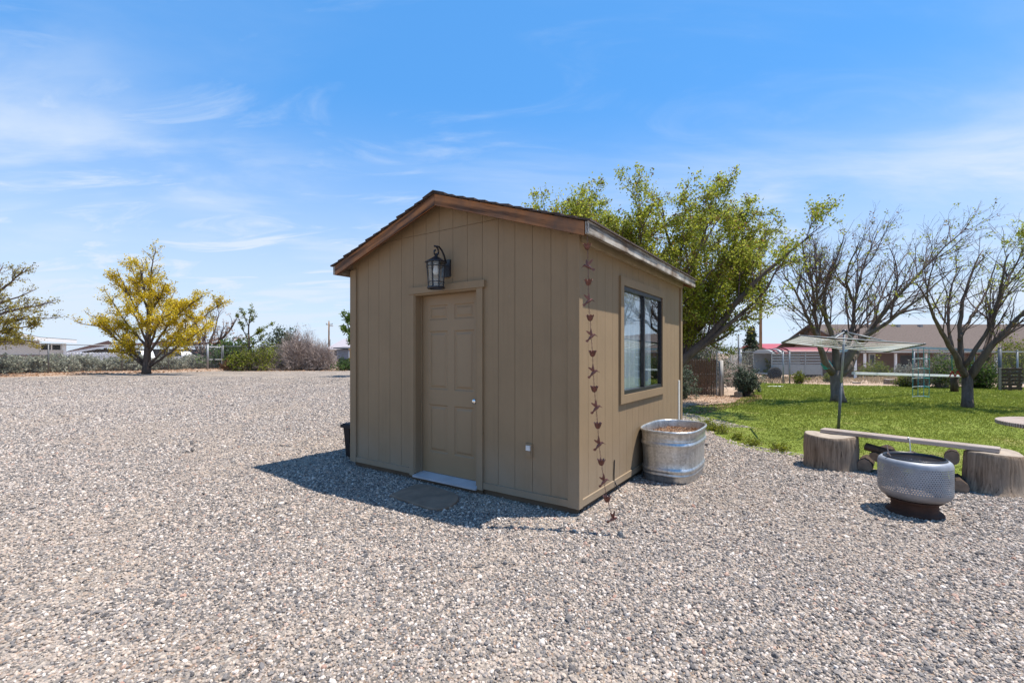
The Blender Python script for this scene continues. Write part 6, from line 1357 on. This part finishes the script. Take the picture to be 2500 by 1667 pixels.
# grey shed, lilac-roofed house, yellow machine left of the shed
Yg = 47.0; h = thing('blue_grey_shed', bp(835,Yg), 'small blue-grey board shed right of the dry brush', 'shed')
wx = lambda px, Y=Yg: (px-CX)/F*Y; wz = lambda y, Y=Yg: H-(y-HY)/F*Y
xg0, xg1 = wx(822), wx(851)
for k in range(8): a = xg0+(xg1-xg0)*k/8; MB().box((a+.008,Yg-.02,0.1),(a+(xg1-xg0)/8-.008,Yg,wz(853))).build('board', M['blue_grey'], h)
MB().box((xg0,Yg+.001,0),(xg1,Yg+2.5,wz(852.5))).build('wall', M['blue_grey'], h)
quadp(MB(), (xg0-.25,Yg-.3,wz(848.5)),(xg1+.1,Yg-.3,wz(851)),(xg1+.1,Yg+2.8,wz(847)),(xg0-.25,Yg+2.8,wz(846)), .10).build('roof', M['dark_wall'], h)
MB().box((xg0,Yg-.06,0),(xg1,Yg-.021,wz(876))).build('plinth', M['dark_wall'], h)
Yd = 72.0; h = thing('lilac_roofed_house', bp(850,Yd), 'far house with a pale lilac-grey hip roof over the blue-grey shed', 'house')
wx = lambda px, Y=Yd: (px-CX)/F*Y; wz = lambda y, Y=Yd: H-(y-HY)/F*Y
MB().box((wx(804),Yd,0),(wx(905),Yd+9,wz(853.5))).build('wall', M['offwhite'], h)
e0, e1, zt, ze = wx(796), wx(912), wz(827.5, Yd+5), wz(853); r0, r1 = wx(838,Yd+5), wx(875,Yd+5)
MB().add([(e0,Yd-.7,ze),(e1,Yd-.7,ze),(e1,Yd+10,ze),(e0,Yd+10,ze),(r0,Yd+5,zt),(r1,Yd+5,zt)], [(0,1,5,4),(1,2,5),(2,3,4,5),(3,0,4),(3,2,1,0)]).build('roof', M['roof_lilac'], h)
window_unit(h, wx(815), wx(825), Yd-.06, .9, 1.9)
ym_ = thing('yellow_tractor', bp(862,42), 'yellow machine half hidden behind the shed corner', 'tractor')
c = np.array(bp(862,42)); MB().bevbox(c+(-.42,0,.45), c+(1.0,1.1,1.0), .06).bevbox(c+(-.36,.1,1.0), c+(-.24,.2,1.75), .02).bevbox(c+(.1,.1,1.0), c+(.22,.2,1.75), .02).bevbox(c+(-.42,.02,1.752), c+(.9,1.0,1.82), .03).build('body', M['yellow'], ym_)
wheel(ym_, c+np.array((-.1,-.05,.35)), .35); wheel(ym_, c+np.array((.7,-.05,.42)), .42)
bpy.context.view_layer.update()
